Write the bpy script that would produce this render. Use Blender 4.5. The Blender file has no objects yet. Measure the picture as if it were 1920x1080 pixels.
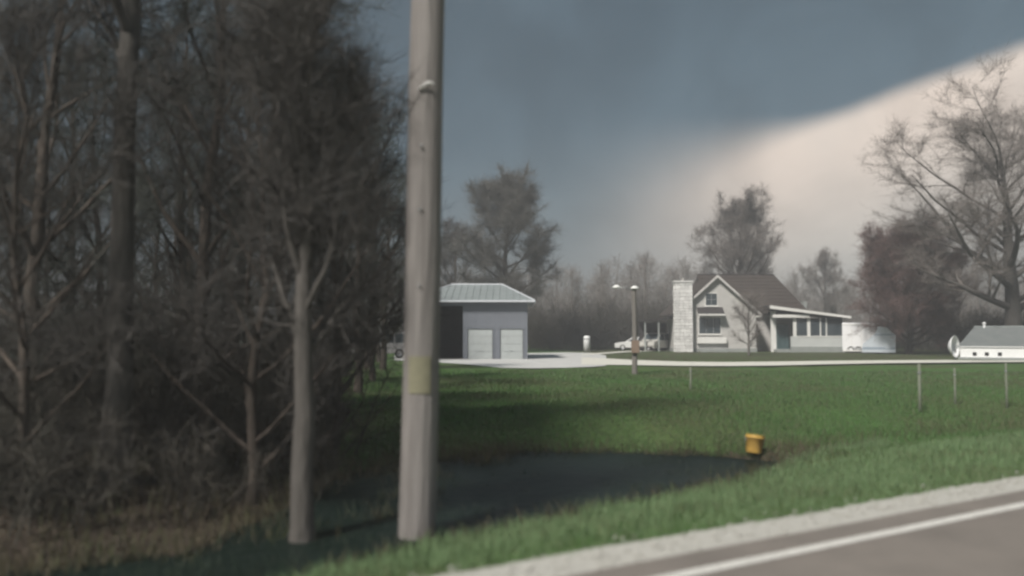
import bpy, math, random
import numpy as np
R = math.radians
rng = np.random.default_rng(7)
random.seed(7)
sc = bpy.context.scene
C = sc.collection

# ------------------------------------------------------------------ camera
CAM_H = 1.75
FPX = 1600.0                       # focal length in pixels of a 1920 wide frame
HOR = 627.0                        # row of the level horizon
cam_d = bpy.data.cameras.new('camera')
cam = bpy.data.objects.new('camera', cam_d); C.objects.link(cam)
cam_d.sensor_width = 36.0
cam_d.lens = 36.0 * FPX / 1920.0
cam.location = (0, 0, CAM_H)
cam.rotation_euler = (R(90) + math.atan((HOR - 540) / FPX), 0, 0)
cam_d.clip_start = 0.05
cam_d.clip_end = 5000
cam_d.dof.use_dof = True
cam_d.dof.focus_distance = 60.0
cam_d.dof.aperture_fstop = 0.45
sc.camera = cam

# ------------------------------------------------------------------ world: storm sky
SUN_DIR = np.array([-0.45, -0.62, 0.82]); SUN_DIR /= np.linalg.norm(SUN_DIR)
w = bpy.data.worlds.new('World'); sc.world = w; w.use_nodes = True
nt = w.node_tree; nt.nodes.clear()
def N(tree, t, **kw):
    n = tree.nodes.new(t)
    for k, v in kw.items(): setattr(n, k, v)
    return n
def build_world():
    L = nt.links.new
    out = N(nt, 'ShaderNodeOutputWorld'); bg = N(nt, 'ShaderNodeBackground')
    bg.inputs['Strength'].default_value = 0.1
    L(bg.outputs[0], out.inputs[0])
    sky = N(nt, 'ShaderNodeTexSky'); sky.sky_type = 'NISHITA'; sky.sun_disc = False
    sky.sun_elevation = math.asin(SUN_DIR[2]); sky.sun_rotation = math.atan2(SUN_DIR[0], SUN_DIR[1])
    tc = N(nt, 'ShaderNodeTexCoord')
    # distance of the view direction from the straight edge of the cloud deck
    dot = N(nt, 'ShaderNodeVectorMath', operation='DOT_PRODUCT'); L(tc.outputs['Generated'], dot.inputs[0])
    n = np.array([-0.345, -0.131, 1.0]); n /= np.linalg.norm(n)
    dot.inputs[1].default_value = n
    nz = N(nt, 'ShaderNodeTexNoise'); nz.inputs['Scale'].default_value = 3.2; nz.inputs['Detail'].default_value = 5
    nz.inputs['Roughness'].default_value = 0.55
    L(tc.outputs['Generated'], nz.inputs['Vector'])
    nz2 = N(nt, 'ShaderNodeTexNoise'); nz2.inputs['Scale'].default_value = 2.0; nz2.inputs['Detail'].default_value = 6
    nz2.inputs['Distortion'].default_value = 0.4
    L(tc.outputs['Generated'], nz2.inputs['Vector'])
    sep = N(nt, 'ShaderNodeSeparateXYZ'); L(tc.outputs['Generated'], sep.inputs[0])
    def M(op, a, b=None, clamp=False):
        m = N(nt, 'ShaderNodeMath', operation=op); m.use_clamp = clamp
        for i, v in enumerate((a, b)):
            if v is None: continue
            if isinstance(v, (int, float)): m.inputs[i].default_value = v
            else: L(v, m.inputs[i])
        return m.outputs[0]
    def MR(v, a, b, c=0.0, d=1.0):
        m = N(nt, 'ShaderNodeMapRange', interpolation_type='SMOOTHSTEP'); L(v, m.inputs['Value'])
        for k, x in (('From Min', a), ('From Max', b), ('To Min', c), ('To Max', d)):
            if isinstance(x, (int, float)): m.inputs[k].default_value = x
            else: L(x, m.inputs[k])
        return m.outputs[0]
    def MIX(f, a, b):
        m = N(nt, 'ShaderNodeMix', data_type='RGBA')
        if isinstance(f, float): m.inputs[0].default_value = f
        else: L(f, m.inputs[0])
        for i, v in ((6, a), (7, b)):
            if isinstance(v, tuple): m.inputs[i].default_value = (*v, 1)
            else: L(v, m.inputs[i])
        return m.outputs[2]
    s = M('ADD', dot.outputs['Value'], M('MULTIPLY', M('SUBTRACT', nz.outputs['Fac'], 0.5), 0.028))
    width = MR(sep.outputs['X'], 0.02, 0.36, 0.11, 0.012)
    m = N(nt, 'ShaderNodeMapRange', interpolation_type='SMOOTHSTEP')
    L(s, m.inputs['Value']); L(M('MULTIPLY', width, -1.0), m.inputs['From Min']); L(width, m.inputs['From Max'])
    deck = m.outputs[0]
    # underside of the deck: slate blue with slow variation
    dark = MIX(MR(nz2.outputs['Fac'], 0.3, 0.7), (0.47, 0.74, 0.94), (0.60, 0.86, 1.05))
    nz3 = N(nt, 'ShaderNodeTexNoise'); nz3.inputs['Scale'].default_value = 7.0; nz3.inputs['Detail'].default_value = 7; nz3.inputs['Distortion'].default_value = 0.6
    L(tc.outputs['Generated'], nz3.inputs['Vector'])
    tex = MR(nz3.outputs['Fac'], 0.3, 0.7, 0.86, 1.14)
    dark = MIX(MR(s, 0.0, 0.20), (0.68, 1.00, 1.22), dark)
    # the clear slot: cream just below the edge, greyer lower down and towards the rain on the left
    cream = MIX(MR(nz2.outputs['Fac'], 0.35, 0.7), (5.8, 4.85, 4.1), (4.9, 4.3, 3.75))
    slot = MIX(MR(s, -0.24, -0.01), (2.75, 2.8, 2.65), cream)
    slot = MIX(MR(sep.outputs['X'], 0.04, 0.34), (1.10, 1.32, 1.42), slot)
    col = MIX(deck, slot, dark)
    vm = N(nt, 'ShaderNodeVectorMath', operation='SCALE'); L(col, vm.inputs[0]); L(tex, vm.inputs['Scale'])
    final = MIX(0.96, sky.outputs[0], vm.outputs[0])
    L(final, bg.inputs['Color'])
build_world()

sun_d = bpy.data.lights.new('sun', 'SUN'); sun_d.energy = 3.5; sun_d.angle = R(9.0); sun_d.color = (1.0, 0.95, 0.88)
sun = bpy.data.objects.new('sun', sun_d); C.objects.link(sun); sun.location = (-40, -20, 40)
from mathutils import Vector, Matrix
sun.rotation_euler = Vector(-SUN_DIR).to_track_quat('-Z', 'Y').to_euler()

vs = sc.view_settings
vs.view_transform = 'Standard'; vs.look = 'None'; vs.gamma = 1; vs.use_curve_mapping = False
vs.exposure = 0.6
sc.cycles.use_denoising = True
sc.cycles.use_adaptive_sampling = True; sc.cycles.adaptive_threshold = 0.03
sc.cycles.max_bounces = 4; sc.cycles.diffuse_bounces = 2; sc.cycles.glossy_bounces = 2
sc.cycles.transparent_max_bounces = 6
sc.cycles.sample_clamp_indirect = 6
sc.cycles.debug_use_spatial_splits = True
sc.cycles.pixel_filter_type = 'BLACKMAN_HARRIS'
sc.cycles.filter_width = 2.6       # a soft phone video frame

# ------------------------------------------------------------------ materials
MATS = {}
def mat(name, col, rough=0.8, var=0.12, scale=6.0, bump=0.0, bscale=30.0, col2=None, metal=0.0, stretch=(1, 1, 1), spec=0.3, rand=0.0, coords='Object'):
    if name in MATS: return MATS[name]
    m = bpy.data.materials.new(name); m.use_nodes = True
    t = m.node_tree; L = t.links.new
    b = t.nodes['Principled BSDF']
    b.inputs['Roughness'].default_value = rough; b.inputs['Metallic'].default_value = metal
    b.inputs['Specular IOR Level'].default_value = spec
    tc = N(t, 'ShaderNodeTexCoord'); mp = N(t, 'ShaderNodeMapping'); mp.inputs['Scale'].default_value = stretch
    L(tc.outputs[coords], mp.inputs[0])
    nz = N(t, 'ShaderNodeTexNoise'); nz.inputs['Scale'].default_value = scale; nz.inputs['Detail'].default_value = 6; nz.inputs['Roughness'].default_value = 0.65
    L(mp.outputs[0], nz.inputs['Vector'])
    rp = N(t, 'ShaderNodeValToRGB')
    c2 = col2 if col2 else tuple(max(0, c * (1 - 2 * var)) for c in col)
    rp.color_ramp.elements[0].position = 0.3; rp.color_ramp.elements[0].color = (*c2, 1)
    rp.color_ramp.elements[1].position = 0.7; rp.color_ramp.elements[1].color = (*col, 1)
    L(nz.outputs['Fac'], rp.inputs[0])
    last = rp.outputs[0]
    if rand:
        oi = N(t, 'ShaderNodeObjectInfo'); hs = N(t, 'ShaderNodeHueSaturation')
        mr = N(t, 'ShaderNodeMapRange'); mr.inputs['To Min'].default_value = 1 - rand; mr.inputs['To Max'].default_value = 1 + rand
        L(oi.outputs['Random'], mr.inputs['Value']); L(mr.outputs[0], hs.inputs['Value']); L(last, hs.inputs['Color']); last = hs.outputs[0]
    L(last, b.inputs['Base Color'])
    if bump:
        bz = N(t, 'ShaderNodeTexNoise'); bz.inputs['Scale'].default_value = bscale; bz.inputs['Detail'].default_value = 5
        L(mp.outputs[0], bz.inputs['Vector'])
        bp = N(t, 'ShaderNodeBump'); bp.inputs['Strength'].default_value = bump; bp.inputs['Distance'].default_value = 0.03
        L(bz.outputs['Fac'], bp.inputs['Height']); L(bp.outputs[0], b.inputs['Normal'])
    MATS[name] = m
    return m
def siding(name, col, pitch=0.14, vertical=False, rough=0.6, var=0.06, spec=0.3):
    m = mat(name, col, rough, var, 1.5, spec=spec)
    t = m.node_tree; L = t.links.new; b = t.nodes['Principled BSDF']
    tc = N(t, 'ShaderNodeTexCoord'); wv = N(t, 'ShaderNodeTexWave', wave_type='BANDS', bands_direction='X' if vertical else 'Z', wave_profile='SAW')
    wv.inputs['Scale'].default_value = 0.314 / pitch
    L(tc.outputs['Object'], wv.inputs['Vector'])
    bp = N(t, 'ShaderNodeBump'); bp.inputs['Strength'].default_value = 0.6; bp.inputs['Distance'].default_value = 0.02
    L(wv.outputs['Fac'], bp.inputs['Height']); L(bp.outputs[0], b.inputs['Normal'])
    return m

mat('asphalt', (0.215, 0.191, 0.170), 0.85, 0.1, 1.1, 0.4, 60, col2=(0.160, 0.143, 0.128))
mat('line_paint', (0.72, 0.71, 0.67), 0.7, 0.08, 9.0, 0.2, 60, col2=(0.52, 0.51, 0.48))
mat('line_paint_yellow', (0.55, 0.36, 0.05), 0.7, 0.1, 9.0)
mat('gravel', (0.50, 0.49, 0.45), 0.95, 0.2, 14.0, 0.6, 50, col2=(0.38, 0.37, 0.34))
mat('drive_gravel', (0.66, 0.65, 0.58), 0.95, 0.15, 2.0, 0.4, 20, col2=(0.54, 0.53, 0.48))
mat('concrete', (0.56, 0.56, 0.55), 0.9, 0.1, 0.8, 0.2, 12, col2=(0.44, 0.44, 0.43))
mat('bark', (0.115, 0.095, 0.08), 0.95, 0.2, 9.0, 1.0, 16, col2=(0.055, 0.045, 0.038), stretch=(1, 1, 0.22), rand=0.15)
mat('bark_pale', (0.15, 0.137, 0.125), 0.95, 0.2, 8.0, 1.0, 14, col2=(0.085, 0.077, 0.07), stretch=(1, 1, 0.22), rand=0.1)
mat('bark_mid', (0.115, 0.106, 0.098), 0.95, 0.2, 8.0, 1.0, 14, col2=(0.07, 0.064, 0.058), stretch=(1, 1, 0.22))
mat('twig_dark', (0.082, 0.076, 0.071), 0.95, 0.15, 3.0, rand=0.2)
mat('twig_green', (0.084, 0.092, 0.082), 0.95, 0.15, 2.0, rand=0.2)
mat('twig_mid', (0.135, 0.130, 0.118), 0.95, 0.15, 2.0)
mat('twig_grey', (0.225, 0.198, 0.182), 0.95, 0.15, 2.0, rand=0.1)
mat('twig_red', (0.182, 0.120, 0.110), 0.95, 0.2, 0.7, col2=(0.115, 0.076, 0.070), rand=0.1)
mat('brush', (0.074, 0.064, 0.055), 0.95, 0.25, 0.6, col2=(0.052, 0.052, 0.042))
mat('pole_wood', (0.265, 0.247, 0.236), 0.9, 0.15, 9.0, 1.0, 20, col2=(0.155, 0.143, 0.135), stretch=(1, 1, 0.06))
mat('lamp_wood', (0.21, 0.195, 0.18), 0.9, 0.15, 12.0, 0.5, 26, stretch=(1, 1, 0.1))
mat('post_wood', (0.25, 0.27, 0.21), 0.9, 0.15, 12.0, 0.5, 26, stretch=(1, 1, 0.1))
mat('tag_yellow', (0.24, 0.228, 0.155), 0.6, 0.1, 20)
mat('steel', (0.42, 0.43, 0.44), 0.45, 0.1, 10, metal=0.7)
mat('white_ceramic', (0.8, 0.8, 0.78), 0.3, 0.04, 8)
siding('barn_metal', (0.165, 0.178, 0.205), 0.30, True, 0.55)
mat('barn_roof', (0.27, 0.30, 0.30), 0.5, 0.12, 1.2, 0.1, 3, spec=0.4)
mat('barn_trim', (0.62, 0.64, 0.68), 0.5, 0.05, 3)
mat('barn_door', (0.42, 0.45, 0.45), 0.55, 0.1, 1.4)
mat('barn_inside', (0.10, 0.085, 0.082), 0.9, 0.1, 2)
siding('house_siding', (0.58, 0.565, 0.545), 0.16, False, 0.7)
siding('porch_siding', (0.60, 0.62, 0.61), 0.16, False, 0.6)
mat('trim_white', (0.80, 0.79, 0.76), 0.6, 0.05, 2)
mat('trim_grey', (0.60, 0.58, 0.56), 0.6, 0.08, 2)
mat('chimney_stone', (0.84, 0.83, 0.81), 0.9, 0.12, 5, 0.3, 20, col2=(0.62, 0.61, 0.60), rand=0.12)
mat('mortar', (0.36, 0.345, 0.33), 0.95, 0.1, 5)
mat('roof_shingle', (0.070, 0.057, 0.050), 0.95, 0.2, 2.5, 0.5, 9, col2=(0.045, 0.037, 0.033))
mat('roof_dark', (0.05, 0.045, 0.045), 0.8, 0.15, 2)
mat('foundation', (0.33, 0.35, 0.34), 0.9, 0.1, 2)
mat('glass', (0.05, 0.065, 0.075), 0.08, 0.05, 1, spec=0.6)
mat('entry_shade_teal', (0.06, 0.10, 0.105), 0.6, 0.1, 2)  # shade of the porch entry put into the colour as dark teal
mat('white_paint', (0.88, 0.88, 0.89), 0.35, 0.03, 1.2, spec=0.5)
mat('camper_blue', (0.56, 0.61, 0.66), 0.4, 0.05, 1.2, spec=0.5)
mat('stripe_blue', (0.30, 0.36, 0.43), 0.4, 0.05, 2)
mat('car_white', (0.74, 0.74, 0.73), 0.3, 0.03, 1.2, spec=0.6)
mat('car_beige', (0.45, 0.44, 0.41), 0.35, 0.04, 1.2, spec=0.6)
mat('car_grey', (0.34, 0.33, 0.33), 0.35, 0.04, 1.2, spec=0.6)
mat('rubber', (0.02, 0.02, 0.02), 0.9, 0.1, 8)
mat('shed_white', (0.88, 0.88, 0.87), 0.6, 0.04, 1.5)
mat('shed_roof', (0.17, 0.18, 0.18), 0.7, 0.15, 1.2, 0.2, 8, col2=(0.12, 0.135, 0.135))
mat('plastic_yellow', (0.62, 0.40, 0.10), 0.6, 0.1, 9, col2=(0.45, 0.27, 0.07))
mat('bucket_inside', (0.33, 0.27, 0.05), 0.6, 0.1, 9)
mat('meter_brown', (0.27, 0.20, 0.155), 0.6, 0.1, 9)
mat('orange_lamp', (0.42, 0.24, 0.13), 0.6, 0.1, 9)
mat('stone_bit', (0.50, 0.49, 0.45), 0.95, 0.2, 30, col2=(0.36, 0.35, 0.32))
mat('dead_leaf', (0.078, 0.060, 0.047), 0.9, 0.2, 0.8, col2=(0.045, 0.036, 0.029))

def make_water():
    m = bpy.data.materials.new('water'); m.use_nodes = True; t = m.node_tree; L = t.links.new
    b = t.nodes['Principled BSDF']
    b.inputs['Base Color'].default_value = (0.010, 0.017, 0.014, 1); b.inputs['Roughness'].default_value = 0.42
    b.inputs['IOR'].default_value = 1.33; b.inputs['Specular IOR Level'].default_value = 0.14
    tc = N(t, 'ShaderNodeTexCoord'); nz = N(t, 'ShaderNodeTexNoise'); nz.inputs['Scale'].default_value = 5; nz.inputs['Detail'].default_value = 4
    L(tc.outputs['Object'], nz.inputs['Vector'])
    bp = N(t, 'ShaderNodeBump'); bp.inputs['Strength'].default_value = 0.35; bp.inputs['Distance'].default_value = 0.05
    L(nz.outputs['Fac'], bp.inputs['Height']); L(bp.outputs[0], b.inputs['Normal'])
    MATS['water'] = m
make_water()

def make_ground_mat():
    m = bpy.data.materials.new('ground'); m.use_nodes = True; t = m.node_tree; L = t.links.new
    b = t.nodes['Principled BSDF']; b.inputs['Roughness'].default_value = 0.95; b.inputs['Specular IOR Level'].default_value = 0.1
    tc = N(t, 'ShaderNodeTexCoord')
    def noise(s, d=6, r=0.6):
        n = N(t, 'ShaderNodeTexNoise'); n.inputs['Scale'].default_value = s; n.inputs['Detail'].default_value = d; n.inputs['Roughness'].default_value = r
        L(tc.outputs['Object'], n.inputs['Vector']); return n.outputs['Fac']
    def ramp(f, stops):
        r = N(t, 'ShaderNodeValToRGB'); e = r.color_ramp.elements
        e[0].position, e[0].color = stops[0][0], (*stops[0][1], 1); e[1].position, e[1].color = stops[-1][0], (*stops[-1][1], 1)
        for p, c in stops[1:-1]:
            x = e.new(p); x.color = (*c, 1)
        L(f, r.inputs[0]); return r.outputs[0]
    def mix(f, a, c, bt='MIX'):
        x = N(t, 'ShaderNodeMix', data_type='RGBA', blend_type=bt)
        if isinstance(f, float): x.inputs[0].default_value = f
        else: L(f, x.inputs[0])
        L(a, x.inputs[6]); L(c, x.inputs[7]); return x.outputs[2]
    grass = ramp(noise(0.17), [(0.36, (0.086, 0.104, 0.048)), (0.5, (0.078, 0.130, 0.046)), (0.64, (0.070, 0.148, 0.042))])
    fine = ramp(noise(7.0), [(0.3, (0.55, 0.55, 0.55)), (0.7, (1.25, 1.25, 1.2))])
    grass = mix(1.0, grass, fine, 'MULTIPLY')
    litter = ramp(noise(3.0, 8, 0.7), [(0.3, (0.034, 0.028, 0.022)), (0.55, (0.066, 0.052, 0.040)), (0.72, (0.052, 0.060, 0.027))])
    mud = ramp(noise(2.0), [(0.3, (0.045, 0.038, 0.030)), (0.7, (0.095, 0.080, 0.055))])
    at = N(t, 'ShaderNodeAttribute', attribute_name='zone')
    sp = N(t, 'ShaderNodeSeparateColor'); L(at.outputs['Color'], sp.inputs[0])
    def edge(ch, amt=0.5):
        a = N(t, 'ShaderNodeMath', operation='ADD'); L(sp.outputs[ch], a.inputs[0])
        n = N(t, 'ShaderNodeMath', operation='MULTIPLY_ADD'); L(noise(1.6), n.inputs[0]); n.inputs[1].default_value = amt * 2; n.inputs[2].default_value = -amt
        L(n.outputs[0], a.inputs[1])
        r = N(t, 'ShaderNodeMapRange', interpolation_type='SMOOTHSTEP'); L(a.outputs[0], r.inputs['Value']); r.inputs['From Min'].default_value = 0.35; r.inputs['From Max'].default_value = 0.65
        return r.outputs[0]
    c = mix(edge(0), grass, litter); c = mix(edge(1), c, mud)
    L(c, b.inputs['Base Color'])
    bp = N(t, 'ShaderNodeBump'); bp.inputs['Strength'].default_value = 0.7; bp.inputs['Distance'].default_value = 0.06
    L(noise(9.0, 8, 0.7), bp.inputs['Height']); L(bp.outputs[0], b.inputs['Normal'])
    MATS['ground'] = m
make_ground_mat()

def make_grass_mat(name, a, c, d, ns=0.5, lo=0.25, hi=0.75):
    m = bpy.data.materials.new(name); m.use_nodes = True; t = m.node_tree; L = t.links.new
    b = t.nodes['Principled BSDF']; b.inputs['Roughness'].default_value = 0.7; b.inputs['Specular IOR Level'].default_value = 0.2
    g = N(t, 'ShaderNodeNewGeometry'); n = N(t, 'ShaderNodeTexNoise'); n.inputs['Scale'].default_value = ns; n.inputs['Detail'].default_value = 5
    L(g.outputs['Position'], n.inputs['Vector'])
    ad = N(t, 'ShaderNodeMath', operation='MULTIPLY_ADD'); L(g.outputs['Random Per Island'], ad.inputs[0]); ad.inputs[1].default_value = 0.45; ad.inputs[2].default_value = -0.22
    sm = N(t, 'ShaderNodeMath', operation='ADD'); L(ad.outputs[0], sm.inputs[0]); L(n.outputs['Fac'], sm.inputs[1])
    r = N(t, 'ShaderNodeValToRGB'); e = r.color_ramp.elements
    e[0].position, e[0].color = lo, (*a, 1); e[1].position, e[1].color = hi, (*d, 1); x = e.new(0.5); x.color = (*c, 1)
    L(sm.outputs[0], r.inputs[0]); L(r.outputs[0], b.inputs['Base Color'])
    MATS[name] = m
make_grass_mat('grass_verge', (0.125, 0.150, 0.078), (0.118, 0.185, 0.088), (0.155, 0.230, 0.115))
make_grass_mat('grass_field', (0.098, 0.112, 0.058), (0.082, 0.128, 0.053), (0.076, 0.148, 0.050), 0.17, 0.30, 0.70)
make_grass_mat('grass_wet', (0.030, 0.034, 0.024), (0.030, 0.044, 0.030), (0.040, 0.058, 0.032))
make_grass_mat('grass_dead', (0.085, 0.068, 0.046), (0.075, 0.068, 0.04), (0.06, 0.074, 0.032))

# ------------------------------------------------------------------ mesh helpers
def tag(o, label=None, cat=None, group=None, kind=None):
    if label: o['label'] = label
    if cat: o['category'] = cat
    if group: o['group'] = group
    if kind: o['kind'] = kind
    return o
def empty(name, loc=(0, 0, 0), rz=0):
    o = bpy.data.objects.new(name, None); C.objects.link(o); o.location = loc; o.rotation_euler = (0, 0, rz)
    o.empty_display_size = 0.2
    return o
def tri_mesh(name, V, T, smooth=False):
    V = np.asarray(V, np.float32).reshape(-1, 3); T = np.asarray(T, np.int32).reshape(-1, 3)
    me = bpy.data.meshes.new(name)
    me.vertices.add(len(V)); me.vertices.foreach_set('co', V.ravel())
    me.loops.add(T.size); me.loops.foreach_set('vertex_index', T.ravel())
    me.polygons.add(len(T)); me.polygons.foreach_set('loop_start', np.arange(0, T.size, 3, dtype=np.int32))
    if smooth: me.polygons.foreach_set('use_smooth', np.ones(len(T), bool))
    me.update(calc_edges=True)
    return me
def link(name, me, m, parent=None):
    if not me.materials: me.materials.append(MATS[m])
    o = bpy.data.objects.new(name, me); C.objects.link(o)
    if parent: o.parent = parent
    return o
class MB:
    def __init__(s): s.v = []; s.f = []
    def add(s, v, f):
        n = len(s.v); s.v += [tuple(map(float, p)) for p in v]; s.f += [tuple(i + n for i in q) for q in f]; return s
    def box(s, x0, x1, y0, y1, z0, z1):
        v = [(x0, y0, z0), (x1, y0, z0), (x1, y1, z0), (x0, y1, z0), (x0, y0, z1), (x1, y0, z1), (x1, y1, z1), (x0, y1, z1)]
        return s.add(v, [(3, 2, 1, 0), (4, 5, 6, 7), (0, 1, 5, 4), (1, 2, 6, 5), (2, 3, 7, 6), (3, 0, 4, 7)])
    def prism_y(s, prof, y0, y1):      # profile (x,z) counter-clockwise seen from -y
        n = len(prof); v = [(x, y0, z) for x, z in prof] + [(x, y1, z) for x, z in prof]
        return s.add(v, [tuple(range(n)), tuple(range(2 * n - 1, n - 1, -1))] + [((i + 1) % n, i, n + i, n + (i + 1) % n) for i in range(n)])
    def prism_x(s, prof, x0, x1):      # profile (y,z)
        n = len(prof); v = [(x0, y, z) for y, z in prof] + [(x1, y, z) for y, z in prof]
        return s.add(v, [tuple(range(n - 1, -1, -1)), tuple(range(n, 2 * n))] + [(i, (i + 1) % n, n + (i + 1) % n, n + i) for i in range(n)])
    def tube(s, pts, rad, n=8, cap=True):
        pts = [Vector(p) for p in pts]; k = len(pts); base = len(s.v)
        for i, p in enumerate(pts):
            d = (pts[min(i + 1, k - 1)] - pts[max(i - 1, 0)]).normalized()
            a = d.orthogonal().normalized() if abs(d.z) < 0.9 else Vector((1, 0, 0)); a = (a - d * a.dot(d)).normalized(); b = d.cross(a)
            r = rad[i] if hasattr(rad, '__len__') else rad
            for j in range(n):
                t = 2 * math.pi * j / n; s.v.append(tuple(p + (a * math.cos(t) + b * math.sin(t)) * r))
        for i in range(k - 1):
            for j in range(n):
                q = base + i * n; j2 = (j + 1) % n; s.f.append((q + j, q + j2, q + n + j2, q + n + j))
        if cap:
            s.f.append(tuple(base + j for j in range(n - 1, -1, -1))); s.f.append(tuple(base + (k - 1) * n + j for j in range(n)))
        return s
    def lathe(s, prof, n=24, axis='z', at=(0, 0, 0)):   # profile (r,h)
        base = len(s.v); k = len(prof)
        for r, h in prof:
            for j in range(n):
                t = 2 * math.pi * j / n; c, d = r * math.cos(t), r * math.sin(t)
                p = (c, d, h) if axis == 'z' else ((c, h, d) if axis == 'y' else (h, c, d))
                s.v.append((p[0] + at[0], p[1] + at[1], p[2] + at[2]))
        for i in range(k - 1):
            for j in range(n):
                j2 = (j + 1) % n; q = base + i * n; s.f.append((q + j, q + j2, q + n + j2, q + n + j))
        return s
    def build(s, name, m, parent=None, smooth=False, bevel=0.0, fix=True):
        me = bpy.data.meshes.new(name); me.from_pydata(s.v, [], s.f)
        if fix:
            import bmesh
            bm = bmesh.new(); bm.from_mesh(me); bmesh.ops.recalc_face_normals(bm, faces=bm.faces)
            if bevel: bmesh.ops.bevel(bm, geom=[e for e in bm.edges if e.is_manifold and e.calc_face_angle(0) > 0.5], offset=bevel, segments=2, affect='EDGES', clamp_overlap=True)
            bm.to_mesh(me); bm.free()
        if smooth: me.polygons.foreach_set('use_smooth', [True] * len(me.polygons))
        me.update()
        return link(name, me, m, parent)

# ------------------------------------------------------------------ terrain
UX, UY = 0.843, 0.538
def uv(x, y): return x * UX + y * UY, -x * UY + y * UX
def xy(u, v): return u * UX - v * UY, u * UY + v * UX
def sstep(a, b, x):
    t = np.clip((x - a) / (b - a), 0, 1); return t * t * (3 - 2 * t)
WATER_Z = -0.60
def ditch_edges(u):
    vn = np.interp(u, [-60, -4, 0, 2, 5, 8, 10, 12, 13], [7.0, 7.1, 7.3, 7.6, 8.5, 9.0, 9.4, 10.1, 10.4])
    vf = np.interp(u, [-60, -6, 0, 2, 3.5, 5, 7, 9, 11, 12, 12.6, 14], [9.5, 9.5, 9.5, 9.7, 11, 13.2, 14.3, 14.4, 13.4, 12.2, 10.9, 10.6])
    wob = 0.12 * np.sin(u * 2.1) + 0.08 * np.sin(u * 4.7 + 1)
    return vn + wob * 0.6, vf + wob
def gz(x, y):
    x = np.asarray(x, float); y = np.asarray(y, float)
    u, v = uv(x, y)
    vn, vf = ditch_edges(u)
    dry = sstep(12.0, 13.2, u)                      # the pool ends, the swale goes on shallower
    edge = WATER_Z + 0.14 * dry
    c = (vn + vf) / 2; hw = np.maximum((vf - vn) / 2, 0.2)
    bottom = edge - (0.30 * (1 - dry)) * np.clip(1 - ((v - c) / hw) ** 2, 0, 1)
    nz_ = 0.02 * np.sin(x * 1.7 + y * 0.9) + 0.015 * np.sin(x * 3.1 - y * 2.3)
    # near slope
    z = np.where(v < 5.6, -0.045, 0.0)
    t = np.clip((v - 5.6) / (vn - 5.6), 0, 1)
    near = -0.02 + (edge + 0.02) * (t ** 1.5)
    z = np.where((v >= 5.6) & (v < vn), near + nz_ * t, z)
    z = np.where((v >= vn) & (v <= vf), bottom, z)
    top = -0.10 + 0.10 * sstep(25, 42, v)
    far = edge + (top - edge) * sstep(0.0, 4.5, v - vf) + nz_ * np.clip((v - vf) / 2, 0, 1) * (1 - sstep(32, 42, v))
    z = np.where(v > vf, far, z)
    z = np.where(v < -4.5, -0.05 - 0.4 * sstep(-4.5, -8, v), z)
    return z
def ground_at(px, py, z=0.0):
    Y = (CAM_H - z) * FPX / (py - HOR); return (px - 960) / FPX * Y, Y
def on_ground(px, py):
    z = -0.3
    for _ in range(30):
        x, y = ground_at(px, py, z); z = 0.5 * z + 0.5 * float(gz(x, y))
    return x, y
def wood_edge(x, y):          # > 0 inside the wood on the left
    return -(x + 0.185 * y) + 0.25 * np.sin(y * 0.7)

def build_ground():
    us = np.concatenate([-np.geomspace(900, 26, 26), np.arange(-25, 40, 0.35), np.geomspace(40.5, 900, 40)])
    vs_ = np.concatenate([-np.geomspace(900, 9, 20), np.arange(-8.5, 5, 1.5), np.arange(5.0, 22, 0.25), np.geomspace(22.5, 1200, 70)])
    U, V = np.meshgrid(us, vs_, indexing='ij')
    X, Y = xy(U, V); Z = gz(X, Y)
    vn, vf = ditch_edges(U)
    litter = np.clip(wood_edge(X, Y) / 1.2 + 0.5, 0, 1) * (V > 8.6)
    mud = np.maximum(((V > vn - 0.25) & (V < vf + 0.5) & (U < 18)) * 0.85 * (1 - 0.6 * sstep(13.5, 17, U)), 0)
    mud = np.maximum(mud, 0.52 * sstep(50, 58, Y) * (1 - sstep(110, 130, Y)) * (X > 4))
    a, b = len(us), len(vs_)
    idx = np.arange(a * b).reshape(a, b)
    q = np.stack([idx[:-1, :-1], idx[1:, :-1], idx[1:, 1:], idx[:-1, 1:]], -1).reshape(-1, 4)
    T = np.concatenate([q[:, [0, 1, 2]], q[:, [0, 2, 3]]])
    me = tri_mesh('ground', np.stack([X, Y, Z], -1).reshape(-1, 3), T, True)
    ca = me.color_attributes.new('zone', 'FLOAT_COLOR', 'POINT')
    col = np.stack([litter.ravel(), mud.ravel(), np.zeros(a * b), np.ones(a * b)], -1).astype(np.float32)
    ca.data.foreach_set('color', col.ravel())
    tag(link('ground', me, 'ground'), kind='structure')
build_ground()

def strip(name, v0, v1, u0, u1, z, m, step=0.5, jitter=0.0):
    n = int((u1 - u0) / step) + 1; us = np.linspace(u0, u1, n)
    def wob(k): return jitter * (rng.normal(size=n) * 0.5 + np.sin(us * 1.3 + k) * 0.6 + np.sin(us * 3.7 + 2 * k) * 0.4)
    a = np.stack([*xy(us, v0 + (wob(1) if jitter else 0)), np.full(n, z)], -1); b = np.stack([*xy(us, v1 + (wob(2) if jitter else 0)), np.full(n, z)], -1)
    i = np.arange(n - 1)
    T = np.concatenate([np.stack([i, i + 1, n + i + 1], -1), np.stack([i, n + i + 1, n + i], -1)])
    return tag(link(name, tri_mesh(name, np.concatenate([a, b]), T), m), kind='structure')
strip('road', -3.6, 5.09, -150, 500, 0.0, 'asphalt', 1.0, 0.012)
strip('road_edge_line', 4.60, 4.72, -150, 500, 0.004, 'line_paint', 0.5, 0.004)
strip('road_centre_line', 0.95, 1.05, -150, 500, 0.004, 'line_paint_yellow', 2)
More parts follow.
